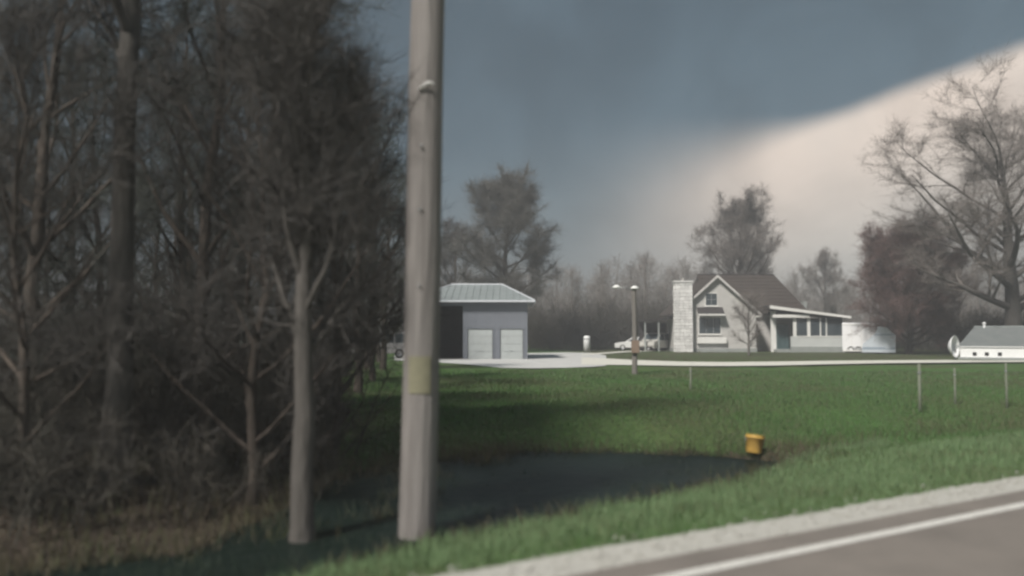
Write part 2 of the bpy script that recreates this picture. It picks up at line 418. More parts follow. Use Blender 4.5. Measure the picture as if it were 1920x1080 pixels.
strip('road_centre_line', 1.20, 1.30, -150, 500, 0.004, 'line_paint_yellow', 2)
strip('gravel_shoulder', 5.02, 5.62, -60, 300, -0.006, 'gravel', 0.12, 0.035)
us_ = np.array([-70, 16.0]); 
w0, w1 = xy(np.array([-70., 14, 14, -70]), np.array([7.5, 7.5, 18, 18.0]))
tag(link('ditch_water', tri_mesh('ditch_water', np.stack([w0, w1, np.full(4, WATER_Z)], -1), [[0, 1, 2], [0, 2, 3]]), 'water'), kind='structure')

def poly_sheet(name, pts, z, m):
    mb = MB(); v = [(x, y, z) for x, y in pts]; mb.add(v, [tuple(range(len(v)))])
    o = mb.build(name, m); tag(o, kind='structure'); return o
def ribbon(name, pix, z, m):
    """pix: list of (px, y_far, y_near) as seen on flat ground"""
    far = [ground_at(p, a) for p, a, b in pix]; near = [ground_at(p, b) for p, a, b in pix]
    n = len(pix); mb = MB(); mb.add([(x, y, z) for x, y in far + near], [(n + i, n + i + 1, i + 1, i) for i in range(n - 1)])
    return tag(mb.build(name, m), kind='structure')
ribbon('concrete_apron', [(740, 666, 676), (800, 666, 678), (880, 665, 684), (940, 664, 690), (1000, 662, 691), (1060, 661, 690), (1110, 662, 688), (1136, 667, 686)], 0.024, 'concrete')
ribbon('driveway', [(1090, 670, 684), (1180, 675, 685), (1270, 678.5, 686.5), (1360, 679.5, 687), (1450, 678.5, 686), (1550, 677, 683.5), (1660, 676, 681.5), (1770, 675.5, 680.5), (1840, 676.5, 679.5), (1960, 676.5, 679)], 0.032, 'drive_gravel')
ribbon('house_track', [(1090, 664, 667), (1130, 661.5, 664), (1180, 658, 660), (1260, 656, 658)], 0.028, 'drive_gravel')

# ------------------------------------------------------------------ loose stones and grass
def scatter_stones():
    n = 2400
    u = rng.uniform(-6, 34, n); v = rng.normal(5.38, 0.16, n); v = np.clip(v, 5.0, 6.0); v = np.where(v < 5.09, 5.3, v)
    x, y = xy(u, v); r = rng.uniform(0.008, 0.026, n)
    octv = np.array([[1, 0, 0], [0, 1, 0], [-1, 0, 0], [0, -1, 0], [0, 0, 0.7], [0, 0, -0.7]])
    octf = np.array([[0, 1, 4], [1, 2, 4], [2, 3, 4], [3, 0, 4], [1, 0, 5], [2, 1, 5], [3, 2, 5], [0, 3, 5]])
    V = octv[None] * r[:, None, None] * rng.uniform(0.6, 1.3, (n, 6, 3)) + np.stack([x, y, r * 0.3], -1)[:, None]
    T = octf[None] + (np.arange(n) * 6)[:, None, None]
    tag(link('loose_stones', tri_mesh('loose_stones', V, T), 'stone_bit'), 'pale loose stones along the edge of the road', 'stones', kind='stuff')
scatter_stones()

def blades(name, x, y, h, wd, m, label, lean=0.35):
    n = len(x); z = gz(x, y)
    az = rng.uniform(0, 2 * np.pi, n); ln = rng.uniform(0.05, 1, n) * lean * h
    la = rng.uniform(0, 2 * np.pi, n)
    sx, sy = np.cos(az) * wd / 2, np.sin(az) * wd / 2
    b0 = np.stack([x - sx, y - sy, z - 0.01], -1); b1 = np.stack([x + sx, y + sy, z - 0.01], -1)
    mx = np.stack([x + np.cos(la) * ln * 0.35, y + np.sin(la) * ln * 0.35, z + h * 0.6], -1)
    tip = np.stack([x + np.cos(la) * ln, y + np.sin(la) * ln, z + h], -1)
    off = np.stack([sx, sy, np.zeros(n)], -1) * 0.7
    V = np.stack([b0, b1, mx - off, mx + off, tip], 1)
    T = np.array([[0, 1, 3], [0, 3, 2], [2, 3, 4]])[None] + (np.arange(n) * 5)[:, None, None]
    return tag(link(name, tri_mesh(name, V, T), m), label, 'grass', kind='stuff')
def inview(x, y, pad=0.06): return (y > 2) & (np.abs(x / np.maximum(y, .1)) < 0.6 + pad)
def grass():
    n = 90000
    u = rng.uniform(-4, 45, n) ** 1.0; v = 5.50 + rng.beta(1.0, 1.1, n) * 3.9
    u = -4 + (rng.uniform(0, 1, n) ** 1.7) * 52
    x, y = xy(u, v); vn, vf = ditch_edges(u); k = inview(x, y) & (v < vn + 0.1)
    v0 = v[k]; x, y = x[k], y[k]; d = np.hypot(x, y)
    h = rng.uniform(0.035, 0.11, len(x)) * (0.6 + 0.6 * sstep(5.5, 6.5, v0)); 
    blades('verge_grass', x, y, h, 0.006 + 0.0007 * d, 'grass_verge', 'short fresh green grass on the verge beside the gravel shoulder')
    n = 150000
    Y = 9 + (rng.uniform(0, 1, n) ** 1.5) * 33.5; x = rng.uniform(-0.2, 0.66, n) * Y; y = Y
    u, v = uv(x, y); vn, vf = ditch_edges(u)
    k = (v > vf + 0.15) & (wood_edge(x, y) < 0.3) & inview(x, y)
    k |= (u > 12.8) & (v > 9.3) & (wood_edge(x, y) < 0) & inview(x, y)
    x, y = x[k], y[k]
    clump = 0.5 + 0.5 * np.sin(x * 0.9 + 2 * np.sin(y * 0.31)) * np.sin(y * 0.53 + 1.3 * np.sin(x * 0.4))
    h = rng.uniform(0.04, 0.12, len(x)) * (0.6 + 0.7 * clump)
    blades('field_grass', x, y, h, 0.006 + 0.0009 * y, 'grass_field', 'dark green grass of the field between ditch and driveway')
    n = 9000
    u = rng.uniform(-5, 15, n); vn, vf = ditch_edges(u); v = vn - 0.05 - np.abs(rng.normal(0, 0.28, n)); x, y = xy(u, v); k = inview(x, y, .1); x, y = x[k], y[k]
    blades('bank_grass', x, y, rng.uniform(0.08, 0.26, len(x)) * rng.uniform(0.6, 1, len(x)), 0.011, 'grass_verge', 'longer grass overhanging the near edge of the ditch water', 0.6)
    n = 700; c = np.array([[5.6, 11.4], [6.3, 12.6], [4.6, 10.3], [3.4, 9.9], [8.0, 13.6]])[rng.integers(0, 5, n)]
    x, y = xy(c[:, 0] + rng.normal(0, .28, n), c[:, 1] + rng.normal(0, .18, n))
    o = blades('dead_reeds', x, y, rng.uniform(0.3, 0.6, n), 0.014, 'grass_dead', 'brown dead reeds standing in the ditch water', 0.5)
    n = 16000
    u = rng.uniform(-2, 13, n); vn, vf = ditch_edges(u); t = rng.beta(0.45, 0.55, n); v = vn + t * (vf - vn); x, y = xy(u, v)
    clump = np.sin(x * 2.3 + 1.5 * np.sin(y * 1.9)) * np.sin(y * 2.7 + np.sin(x * 1.4)); k = inview(x, y, .1) & ((clump > 0.15) | (np.minimum(t, 1 - t) < 0.06)); x, y = x[k], y[k]
    blades('water_weed', x, y, WATER_Z - gz(x, y) + rng.uniform(0.02, 0.13, len(x)), 0.016, 'grass_wet', 'dark wet weed growing up through the ditch water', 0.5)
    n = 6000
    u = rng.uniform(-6, 13.5, n); vn, vf = ditch_edges(u); sd = rng.uniform(0, 1, n) < 0.6
    v = np.where(sd, vf + rng.normal(0.05, 0.30, n), vn + rng.normal(-0.02, 0.16, n)); x, y = xy(u, v); k = inview(x, y, .1); x, y = x[k], y[k]
    blades('rim_straw', x, y, rng.uniform(0.06, 0.32, len(x)), 0.013, 'grass_dead', 'dry straw and weeds along the rim of the ditch water', 0.9)
    n = 26000
    u = rng.uniform(-12, 20, n); v = rng.uniform(8.7, 17, n); vn, vf = ditch_edges(u); x, y = xy(u, v)
    nearbank = np.abs(v - vf) < 0.9 + 0 * v; wood = (wood_edge(x, y) > -0.4) & (v > vf)
    k = inview(x, y, 0.1) & (wood | (nearbank & (v > vf - 0.05) & (rng.uniform(0, 1, n) < 0.55)))
    x, y = x[k], y[k]
    blades('dead_grass', x, y, rng.uniform(0.08, 0.34, len(x)), 0.012, 'grass_dead', 'dry brown grass and weeds along the ditch and under the trees', 0.7)
grass()

# ------------------------------------------------------------------ trees
def unit(v): return v / (np.linalg.norm(v) + 1e-9)
def tube_np(P, rad, sides):
    P = np.asarray(P); k = len(P)
    D = np.gradient(P, axis=0); D /= np.linalg.norm(D, axis=1)[:, None] + 1e-9
    ref = np.array([1.0, 0.1, 0]) if abs(D[0][2]) > 0.7 else np.array([0.05, 0, 1.0])
    A = np.cross(D, ref); A /= np.linalg.norm(A, axis=1)[:, None] + 1e-9; B = np.cross(D, A)
    t = np.arange(sides) * 2 * np.pi / sides
    V = P[:, None] + (A[:, None] * np.cos(t)[None, :, None] + B[:, None] * np.sin(t)[None, :, None]) * np.asarray(rad)[:, None, None]
    i = np.arange(k - 1)[:, None] * sides; j = np.arange(sides)[None]; j2 = (j + 1) % sides
    a, b, c, d = i + j, i + j2, i + sides + j2, i + sides + j
    T = np.concatenate([np.stack([a, b, c], -1).reshape(-1, 3), np.stack([a, c, d], -1).reshape(-1, 3)])
    return V.reshape(-1, 3), T
class Acc:
    def __init__(s): s.V = []; s.T = []; s.n = 0
    def add(s, V, T): s.V.append(V); s.T.append(T + s.n); s.n += len(V)
    def get(s): return np.concatenate(s.V), np.concatenate(s.T)
def twigs(rg, base, dirs, length, width, acc, forks=2):
    """thin tapering twigs, each with side shoots"""
    n = len(base)
    def emit(b, d, l, wd):
        m = len(b); r = rg.normal(size=(m, 3)); s = np.cross(d, r); s /= np.linalg.norm(s, axis=1)[:, None] + 1e-9
        bend = rg.normal(size=(m, 3)) * 0.10; bend[:, 2] += 0.10
        mid = b + (d + bend * 0.5) * l[:, None] * 0.5; tip = b + (d + bend) * l[:, None]
        V = np.stack([b - s * wd[:, None], b + s * wd[:, None], mid - s * wd[:, None] * .6, mid + s * wd[:, None] * .6, tip], 1)
        T = np.array([[0, 1, 3], [0, 3, 2], [2, 3, 4]])[None] + (np.arange(m) * 5)[:, None, None]
        acc.add(V.reshape(-1, 3), T.reshape(-1, 3)); return mid, tip
    mid, tip = emit(base, dirs, length, width)
    for k in range(forks):
        t = rg.uniform(0.15, 0.85, n)[:, None]
        d2 = dirs + rg.normal(size=(n, 3)) * 0.6; d2 /= np.linalg.norm(d2, axis=1)[:, None]
        emit(base + dirs * length[:, None] * t, d2, length * rg.uniform(0.35, 0.7, n), width * 0.65)
def gen_tree(seed, H, r0, spread, n_limbs=14, first=0.3, twn=4000, twl=0.7, tww=0.006, up=0.5, shape='oval', lean=0.0, sub=(7, 5), start_el=0.6, forks=2, wobble=0.012):
    rg = np.random.default_rng(seed)
    parts = {'trunk': Acc(), 'limbs': [], 'crown': Acc()}
    n = 12; t = np.linspace(0, 1, n)
    wob = np.cumsum(rg.normal(size=(n, 2)) * wobble * H, axis=0) * 0.5; wob -= wob[0]
    P = np.stack([wob[:, 0] + lean * H * t, wob[:, 1], t * H * 0.93 - 0.15], -1)
    rad = r0 * (1 - 0.9 * t) ** 0.85; rad[0] *= 1.35; rad = np.maximum(rad, 0.012)
    # subdivide for a smooth root flare
    parts['trunk'].add(*tube_np(P, rad, 10))
    def at(t_): return np.array([np.interp(t_, t, P[:, i]) for i in range(3)]), np.interp(t_, t, rad)
    L23 = []
    def grow(b, d, length, r, npt, upk, wobk):
        pts = [b]; p = b.copy(); d = unit(d)
        for i in range(npt - 1):
            d = unit(d + np.array([0, 0, upk]) / npt + rg.normal(size=3) * wobk); p = p + d * length / (npt - 1); pts.append(p.copy())
        return np.array(pts)
    for i in range(n_limbs):
        tt = first + (0.97 - first) * ((i + rg.uniform(0, 0.8)) / n_limbs)
        az = i * 2.4 + rg.uniform(-0.4, 0.4)
        f = (tt - first) / (0.97 - first)
        prof = {'oval': math.sin(math.pi * (0.22 + 0.70 * f)), 'vase': 0.75 + 0.35 * math.sin(math.pi * f), 'cone': 1.05 - 0.85 * f, 'round': math.sqrt(max(0.05, 1 - (1.7 * f - 0.75) ** 2))}[shape]
        ln = spread * prof * rg.uniform(0.8, 1.15)
        el = start_el * rg.uniform(0.7, 1.25) + 0.5 * f
        b, rb = at(tt); d = np.array([math.cos(az) * math.cos(el), math.sin(az) * math.cos(el), math.sin(el)])
        LP = grow(b, d, ln, rb, 8, up * 0.8, 0.10)
        lr = max(rb * rg.uniform(0.42, 0.62), 0.02) * (1 - 0.92 * np.linspace(0, 1, 8)) ** 0.8
        la = Acc(); la.add(*tube_np(LP, np.maximum(lr, 0.006), 6)); parts['limbs'].append(la)
        L23.append((LP[3:], 0.4))
        for j in range(sub[0]):
            s = rg.uniform(0.22, 1.0); q = s * 7; i0 = min(int(q), 6); fr = q - i0
            bb = LP[i0] * (1 - fr) + LP[i0 + 1] * fr; dd = unit(LP[i0 + 1] - LP[i0])
            d2 = unit(dd * 0.75 + unit(rg.normal(size=3)) * 0.75)
            l2 = ln * (0.55 - 0.25 * s) * rg.uniform(0.6, 1.2)
            r2 = max(np.interp(s, np.linspace(0, 1, 8), lr) * 0.55, 0.008)
            BP = grow(bb, d2, l2, r2, 6, up * 0.7, 0.13)
            parts['crown'].add(*tube_np(BP, np.maximum(r2 * (1 - 0.9 * np.linspace(0, 1, 6)), 0.004), 4))
            L23.append((BP, 1.0))
            for k in range(sub[1]):
                s3 = rg.uniform(0.2, 1.0); q = s3 * 5; i1 = min(int(q), 4); fr = q - i1
                b3 = BP[i1] * (1 - fr) + BP[i1 + 1] * fr
                d3 = unit(unit(BP[i1 + 1] - BP[i1]) * 0.7 + unit(rg.normal(size=3)) * 0.8)
                l3 = l2 * (0.6 - 0.2 * s3) * rg.uniform(0.6, 1.2); r3 = max(r2 * 0.4, 0.005)
                TP = grow(b3, d3, l3, r3, 4, up * 0.6, 0.13)
                parts['crown'].add(*tube_np(TP, np.maximum(r3 * (1 - 0.85 * np.linspace(0, 1, 4)), 0.003), 3))
                L23.append((TP, 1.3))
    # twigs along all fine branches
    lens = np.array([np.linalg.norm(np.diff(p, axis=0), axis=1).sum() * w_ for p, w_ in L23])
    pick = rg.choice(len(L23), twn, p=lens / lens.sum())
    B = np.empty((twn, 3)); D = np.empty((twn, 3))
    tt = rg.uniform(0, 1, twn)
    for i, k in enumerate(pick):
        p = L23[k][0]; q = tt[i] * (len(p) - 1); i0 = min(int(q), len(p) - 2); fr = q - i0
        B[i] = p[i0] * (1 - fr) + p[i0 + 1] * fr; D[i] = p[i0 + 1] - p[i0]
    D /= np.linalg.norm(D, axis=1)[:, None] + 1e-9
    D = D * 0.6 + rg.normal(size=(twn, 3)) * 0.5; D[:, 2] += 0.25 * up; D /= np.linalg.norm(D, axis=1)[:, None]
    twigs(rg, B, D, twl * rg.uniform(0.4, 1.3, twn), np.full(twn, tww) * rg.uniform(0.7, 1.3, twn), parts['crown'], forks)
    return parts
PROTO = {}
def tree_meshes(key, limb_parts=0, **kw):
    p = gen_tree(**kw)
    tr = p['trunk']; limbs = p['limbs']; own = []
    if limb_parts:
        own = [tri_mesh('limb', *l.get(), True) for l in limbs]
    else:
        for l in limbs: tr.add(*l.get())
    PROTO[key] = (tri_mesh('trunk', *tr.get(), True), own, tri_mesh('crown', *p['crown'].get()))
def tree(key, name, loc, rz, scale, label, bark, twig, group=None, sz=None, cat='tree'):
    tr, own, cr = PROTO[key]
    x, y = loc; e = empty(name, (x, y, float(gz(x, y))), rz)
    e.scale = (scale, scale, sz or scale)
    tag(e, label, cat, group)
    def put(nm, me, m):
        o = bpy.data.objects.new(nm, me); C.objects.link(o); o.parent = e
        if not me.materials: me.materials.append(None)
        o.material_slots[0].link = 'OBJECT'; o.material_slots[0].material = MATS[m]
    put('trunk', tr, bark)
    for l in own: put('limb', l, bark)
    put('crown', cr, twig)
    return e
# kinds of tree
tree_meshes('wood_a', seed=11, H=15, r0=0.21, spread=4.6, n_limbs=20, first=0.12, twn=4600, twl=0.8, tww=0.006, sub=(7, 4))
tree_meshes('wood_b', seed=12, H=13, r0=0.17, spread=4.2, n_limbs=22, first=0.10, twn=4600, twl=0.75, tww=0.006, sub=(7, 4))
tree_meshes('wood_c', seed=13, H=17, r0=0.24, spread=5.2, n_limbs=18, first=0.20, twn=4600, twl=0.9, tww=0.006, sub=(8, 4))
tree_meshes('edge_low', seed=32, H=7.5, r0=0.15, spread=1.6, n_limbs=18, first=0.34, twn=3500, twl=0.6, tww=0.005, sub=(6, 4), start_el=1.0, wobble=0.004)
tree_meshes('edge', seed=31, H=15, r0=0.135, spread=2.6, n_limbs=18, first=0.30, twn=5000, twl=0.7, tww=0.006, sub=(6, 4), start_el=0.9, wobble=0.005)
tree_meshes('wood_d', seed=14, H=8, r0=0.09, spread=3.0, n_limbs=22, first=0.06, twn=6000, twl=0.6, tww=0.005, sub=(6, 4))
tree_meshes('far_tall', seed=21, H=17.6, r0=0.34, spread=5.6, n_limbs=34, first=0.2, twn=30000, twl=1.0, tww=0.010, shape='oval')
tree_meshes('far_round', seed=22, H=18, r0=0.40, spread=6.6, n_limbs=36, first=0.18, twn=32000, twl=1.0, tww=0.011, shape='round')
tree_meshes('red_maple', seed=23, H=11.5, r0=0.30, spread=5.6, n_limbs=48, first=0.07, twn=46000, twl=0.8, tww=0.012, shape='round', start_el=0.4, sub=(9, 5))
tree_meshes('big_bare', limb_parts=1, seed=26, H=20, r0=0.62, spread=10.0, n_limbs=22, first=0.20, twn=36000, twl=1.0, tww=0.0075, shape='vase', start_el=0.62, up=0.35, sub=(9, 5))
tree_meshes('yard_small', seed=25, H=6.0, r0=0.13, spread=2.6, n_limbs=16, first=0.12, twn=3600, twl=0.6, tww=0.006, start_el=0.75)
tree_meshes('far_thin', seed=27, H=15, r0=0.24, spread=4.5, n_limbs=18, first=0.2, twn=9000, twl=0.9, tww=0.010, shape='oval')

def at_px(px, Y): return ((px - 960) / FPX * Y, Y)
# the wood on the left: front trees one can tell apart
front = [
 ('edge_low', 572, 9.9, 0.3, 1.0, 'pale straight trunk tree at the ditch edge, nearest left of the utility pole', 'bark_mid', 'twig_dark'),
 ('edge', 220, 11.3, 1.9, 1.3, 'thick grey trunk tree standing in the dark wood far left of the utility pole', 'bark_mid', 'twig_dark'),
 ('wood_b', 395, 14.5, 4.0, 0.8, 'dark slender tree between the two pale trunks of the wood', 'bark', 'twig_green'),
 ('wood_d', 622, 16.5, 2.2, 0.95, 'low twiggy sapling just left of the utility pole at the wood edge', 'bark', 'twig_dark'),
 ('wood_b', 75, 13.5, 5.1, 0.8, 'dark branchy tree at the left border of the picture', 'bark', 'twig_green'),
 ('wood_d', 480, 11.8, 0.9, 0.9, 'thin dark sapling with low branches above the ditch left of the pale trunk', 'bark', 'twig_dark'),
 ('wood_d', 35, 10.6, 3.3, 0.8, 'low dark sapling over the brown brush in the lower left', 'bark', 'twig_dark'),
]
for k, px, Y, rz, s, lab, b, tw in front: tree(k, 'woodland_tree', at_px(px, Y), rz, s, lab, b, tw, 'trees of the wood on the left')
deep = [(718, 42, 'wood_a'), (700, 33, 'wood_b'), (712, 54, 'wood_c'), (672, 27, 'wood_b'), (625, 21, 'wood_b'), (610, 30, 'wood_c'), (540, 18, 'wood_a'), (450, 20, 'wood_b'), (420, 32, 'wood_a'), (340, 18, 'wood_a'), (360, 26, 'wood_c'),
        (290, 22, 'wood_b'), (180, 17, 'wood_b'), (150, 24, 'wood_c'), (100, 19, 'wood_a'), (10, 16, 'wood_c'), (-40, 22, 'wood_a'), (-90, 14, 'wood_b'),
        (690, 42, 'wood_c'), (590, 44, 'wood_a'), (460, 42, 'wood_c'), (340, 40, 'wood_a'), (200, 38, 'wood_b'), (60, 40, 'wood_c'), (650, 58, 'wood_a')]
for i, (px, Y, k) in enumerate(deep):
    tree(k, 'woodland_tree', at_px(px, Y), i * 1.7, rng.uniform(0.42, 0.62) if px < 330 else (rng.uniform(0.5, 0.75) if px < 640 else rng.uniform(0.62, 0.78)), 'bare dark tree deep in the wood behind the front trunks', 'bark', 'twig_green' if i % 3 == 0 else 'twig_dark', 'bare trees deep in the wood')
# yard and far trees
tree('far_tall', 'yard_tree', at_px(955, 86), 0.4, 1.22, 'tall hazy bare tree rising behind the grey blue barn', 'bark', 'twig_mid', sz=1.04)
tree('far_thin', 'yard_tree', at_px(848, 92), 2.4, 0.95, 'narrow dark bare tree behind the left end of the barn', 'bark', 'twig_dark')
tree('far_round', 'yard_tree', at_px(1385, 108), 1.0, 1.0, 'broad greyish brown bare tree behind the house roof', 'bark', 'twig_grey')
tree('red_maple', 'maple_tree', at_px(1702, 76), 0.0, 0.98, 'dense reddish brown budding tree behind the blue grey camper', 'bark', 'twig_red', sz=0.9)
bt = tree('big_bare', 'shade_tree', at_px(1900, 67), 0.55, 1.16, 'largest bare tree with thick trunk and spreading limbs at the right', 'bark_mid', 'twig_grey', sz=0.84)
bt.rotation_euler.y = R(-2.2)
tree('yard_small', 'yard_tree', at_px(1402, 72), 0.7, 0.85, 'small bare multi branched tree in front of the house gable', 'bark_pale', 'twig_grey')
tree('far_thin', 'yard_tree', at_px(1545, 125), 0.2, 0.95, 'pale slim bare tree between the house wing and the reddish tree', 'bark_pale', 'twig_grey')
tree('far_thin', 'yard_tree', at_px(1800, 96), 3.2, 0.75, 'small grey bare tree between the reddish tree and the big trunk', 'bark', 'twig_grey')

# masses of brush and the distant wood
def brush_mass(name, spots, label, m, cat, twn=260, seed=3, tww=0.007):
    acc = Acc(); rg = np.random.default_rng(seed)
    for (x, y, h, wd) in spots:
        z = float(gz(x, y)); ns = 9
        B0 = np.stack([x + rg.normal(0, wd * 0.16, ns), y + rg.normal(0, wd * 0.16, ns), np.full(ns, z - 0.05)], -1)
        D0 = rg.normal(size=(ns, 3)) * np.array([0.45, 0.45, 0.1]); D0[:, 2] = 1; D0 /= np.linalg.norm(D0, axis=1)[:, None]
        hh = h * rg.uniform(0.6, 1.05, ns)
        for i in range(ns):
            P = np.array([B0[i], B0[i] + D0[i] * hh[i] * .5 + rg.normal(size=3) * .04 * h, B0[i] + D0[i] * hh[i] * np.array([1.15, 1.15, 1.0])])
            acc.add(*tube_np(P, [0.012 * h ** .5, 0.008 * h ** .5, 0.003], 3))
        k = rg.integers(0, ns, twn); t = rg.uniform(0.1, 1, twn)
        B = B0[k] + D0[k] * (hh[k] * t)[:, None]
        D = D0[k] * 0.5 + rg.normal(size=(twn, 3)) * 0.6; D[:, 2] += 0.2; D /= np.linalg.norm(D, axis=1)[:, None]
        twigs(rg, B, D, h * 0.30 * rg.uniform(0.5, 1.3, twn), np.full(twn, tww), acc, 2)
    return tag(link(name, tri_mesh(name, *acc.get()), m), label, cat, kind='stuff')
sp = []
for i in range(150):
    Y = 10.0 + 32 * rng.uniform() ** 1.5; lim = (-0.195 * Y)
    x = lim - rng.uniform(0.0, 1) * (0.50 * Y)
    u_, v_ = uv(x, Y)
    vn_, vf_ = ditch_edges(u_)
    if v_ < vf_ + 0.5 or (Y < 12.5 and abs(x / Y + 0.4625) < 0.07): continue
    sp.append((x, Y, rng.uniform(0.9, 2.6) * (0.8 if Y < 12.5 else 1.3), rng.uniform(1.5, 2.6)))
brush_mass('underbrush', sp, 'dark tangled underbrush filling the wood on the left', 'brush', 'brush', 300, 3, 0.006)
sp = []
for i in range(90):
    Y = rng.uniform(99, 112); px = rng.uniform(985, 1290); sp.append((*at_px(px, Y), rng.uniform(3.0, 7.0), 4.0))
brush_mass('thicket', sp, 'dark leafless thicket between the barn and the parked vehicles', 'brush', 'thicket', 320, 4, 0.016)
sp = []
for i in range(36):
    Y = rng.uniform(78, 92); px = rng.uniform(1790, 1990); sp.append((*at_px(px, Y), rng.uniform(3.0, 5.0), 3.5))
for i in range(30):
    Y = rng.uniform(86, 96); px = rng.uniform(1630, 1800); sp.append((*at_px(px, Y), rng.uniform(1.5, 3.0), 3.5))
brush_mass('hedgerow', sp, 'dark leafless hedgerow behind the low white shed and red tree', 'brush', 'hedge', 320, 5, 0.016)
# distant wood that reads as one mass
def far_wood():
    acc = Acc(); rg = np.random.default_rng(9)
    for i in range(300):
        Y = rg.uniform(125, 240); x = rg.uniform(-0.2, 0.72) * Y; H = rg.uniform(9, 15.5)
        acc.add(*tube_np(np.array([[x, Y, -0.5], [x + rg.normal(0, .3), Y, H * .5], [x + rg.normal(0, .5), Y, H]]), [0.28, 0.16, 0.02], 4))
        n = 420; t = rg.uniform(0.15, 1, n)
        rr = 0.36 * H * np.sin(np.pi * np.clip(t * 0.85 + 0.1, 0, 1)) * rg.uniform(0.1, 1, n); az = rg.uniform(0, 6.28, n)
        B = np.stack([x + rr * np.cos(az), Y + rr * np.sin(az), H * t * 0.95], -1)
        D = np.stack([np.cos(az) * .6, np.sin(az) * .6, np.full(n, 0.7)], -1) + rg.normal(size=(n, 3)) * 0.35; D /= np.linalg.norm(D, axis=1)[:, None]
        twigs(rg, B - D * 0.8, D, rg.uniform(1.0, 2.6, n), np.full(n, 0.020), acc, 2)
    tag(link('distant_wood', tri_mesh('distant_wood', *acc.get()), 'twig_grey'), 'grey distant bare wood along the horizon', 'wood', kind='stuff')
far_wood()
# fallen leaves on the wood floor
def leaves():
    n = 9000; Y = 9 + 14 * rng.uniform(0, 1, n) ** 1.3; x = -0.15 * Y - rng.uniform(0, 1, n) * 0.5 * Y
    u, v = uv(x, Y); vn, vf = ditch_edges(u); k = v > vf + 0.05; x, Y = x[k], Y[k]; n = len(x); z = gz(x, Y) + rng.uniform(0.005, 0.03, n)
    s = rng.uniform(0.02, 0.055, n)[:, None]; a = rng.uniform(0, 6.28, n); ti = rng.normal(0, 0.3, (n, 2))
    cx, sy = np.cos(a)[:, None], np.sin(a)[:, None]
    q = np.array([[-1, 0], [0, -.6], [1, 0], [0, .6]])
    V = np.stack([np.stack([x, Y, z], -1) + np.concatenate([(q[i, 0] * cx - q[i, 1] * sy) * s, (q[i, 0] * sy + q[i, 1] * cx) * s, (q[i, 0] * ti[:, :1] + q[i, 1] * ti[:, 1:]) * s], 1) for i in range(4)], 1)
    T = np.array([[0, 1, 2], [0, 2, 3]])[None] + (np.arange(n) * 4)[:, None, None]
    tag(link('fallen_leaves', tri_mesh('fallen_leaves', V, T), 'dead_leaf'), 'brown fallen leaves on the floor of the wood', 'leaves', kind='stuff')
leaves()

# ------------------------------------------------------------------ utility pole
def utility_pole():
    x, y = at_px(783, 10.1); e = empty('utility_pole', (x, y, float(gz(x, y))))
    tag(e, 'weathered wooden utility pole at the ditch, tallest thing left of centre', 'utility pole')
    n = 22; zz = np.linspace(-0.3, 9.8, n)
    P = np.stack([0.016 * zz + 0.012 * np.sin(zz * 0.8), 0.01 * zz, zz], -1)
    V, T = tube_np(P, np.linspace(0.218, 0.198, n), 20); link('post', tri_mesh('post', V, T, True), 'pole_wood', e)
    def px(z): return 0.016 * z + 0.012 * math.sin(z * 0.8)
    mp_ = MB(); k_ = 9; aa = np.linspace(R(-125), R(-55), k_)
    for rr in (0.222, 0.213):
        for zz_ in (1.85, 2.28):
            for a_ in aa: mp_.v.append((px(2.05) + rr * math.cos(a_), 0.02 + rr * math.sin(a_), zz_))
    for q_ in range(k_ - 1):
        for b_ in (0, 2 * k_): mp_.f.append((b_ + q_, b_ + q_ + 1, b_ + k_ + q_ + 1, b_ + k_ + q_))
    mp_.build('marker_plate', 'tag_yellow', e, True)
    b = MB(); b.tube([(px(5.5) - 0.06, -0.17, 5.42), (px(5.5) + 0.06, -0.2, 5.50), (px(5.5) + 0.12, -0.19, 5.48)], 0.016, 6); b.build('bracket', 'white_ceramic', e, True)
    for z in (3.1, 4.0, 4.75):
        MB().tube([(px(z) - 0.02, -0.21, z), (px(z) - 0.02, -0.1, z)], 0.014, 6).build('bolt', 'steel', e)
utility_pole()

# ------------------------------------------------------------------ yard lamp pole
def yard_lamp():
    x, y = ground_at(1189, 699); e = empty('yard_lamp', (x, y, float(gz(x, y))))
    tag(e, 'grey yard light pole with two pale lamp heads near the apron', 'lamp post')
    s = y / FPX
    H = 160 * s
    link('post', tri_mesh('post', *tube_np(np.array([[0, 0, -0.3], [0.02, 0, H * .5], [0.01, 0, H]]), [0.13, 0.115, 0.09], 12), True), 'lamp_wood', e)
    MB().tube([(0.0, 0, H - 0.05), (-0.38, 0, H + 0.06), (-0.75, 0, H + 0.10)], 0.022, 8).build('arm', 'steel', e, True)
    for cx, cz in ((0.03, H + 0.06), (-0.80, H + 0.10)):
        h = MB().lathe([(0.001, 0.09), (0.07, 0.085), (0.15, 0.03), (0.20, -0.03), (0.19, -0.05), (0.10, -0.06), (0.001, -0.07)], 18, 'z', (cx, 0, cz)); h.build('lamp_head', 'white_ceramic', e, True)
    MB().box(-0.16, 0.20, -0.24, -0.12, 40 * s, 64 * s).build('meter_box', 'meter_brown', e, bevel=0.02)
yard_lamp()

# white post by the apron
def white_marker():
    x, y = ground_at(1100, 659); e = empty('white_post', (x, y, 0.0)); tag(e, 'short thick white post on the lawn behind the concrete apron', 'post')
    s = y / FPX
    MB().lathe([(0.001, 0), (6.2 * s, 0), (6.2 * s, 27 * s), (5.2 * s, 29 * s), (0.001, 29.5 * s)], 16).build('shaft', 'white_paint', e, True)
    MB().lathe([(6.6 * s, 23 * s), (6.6 * s, 24.5 * s)], 16).build('collar', 'steel', e, True)
white_marker()

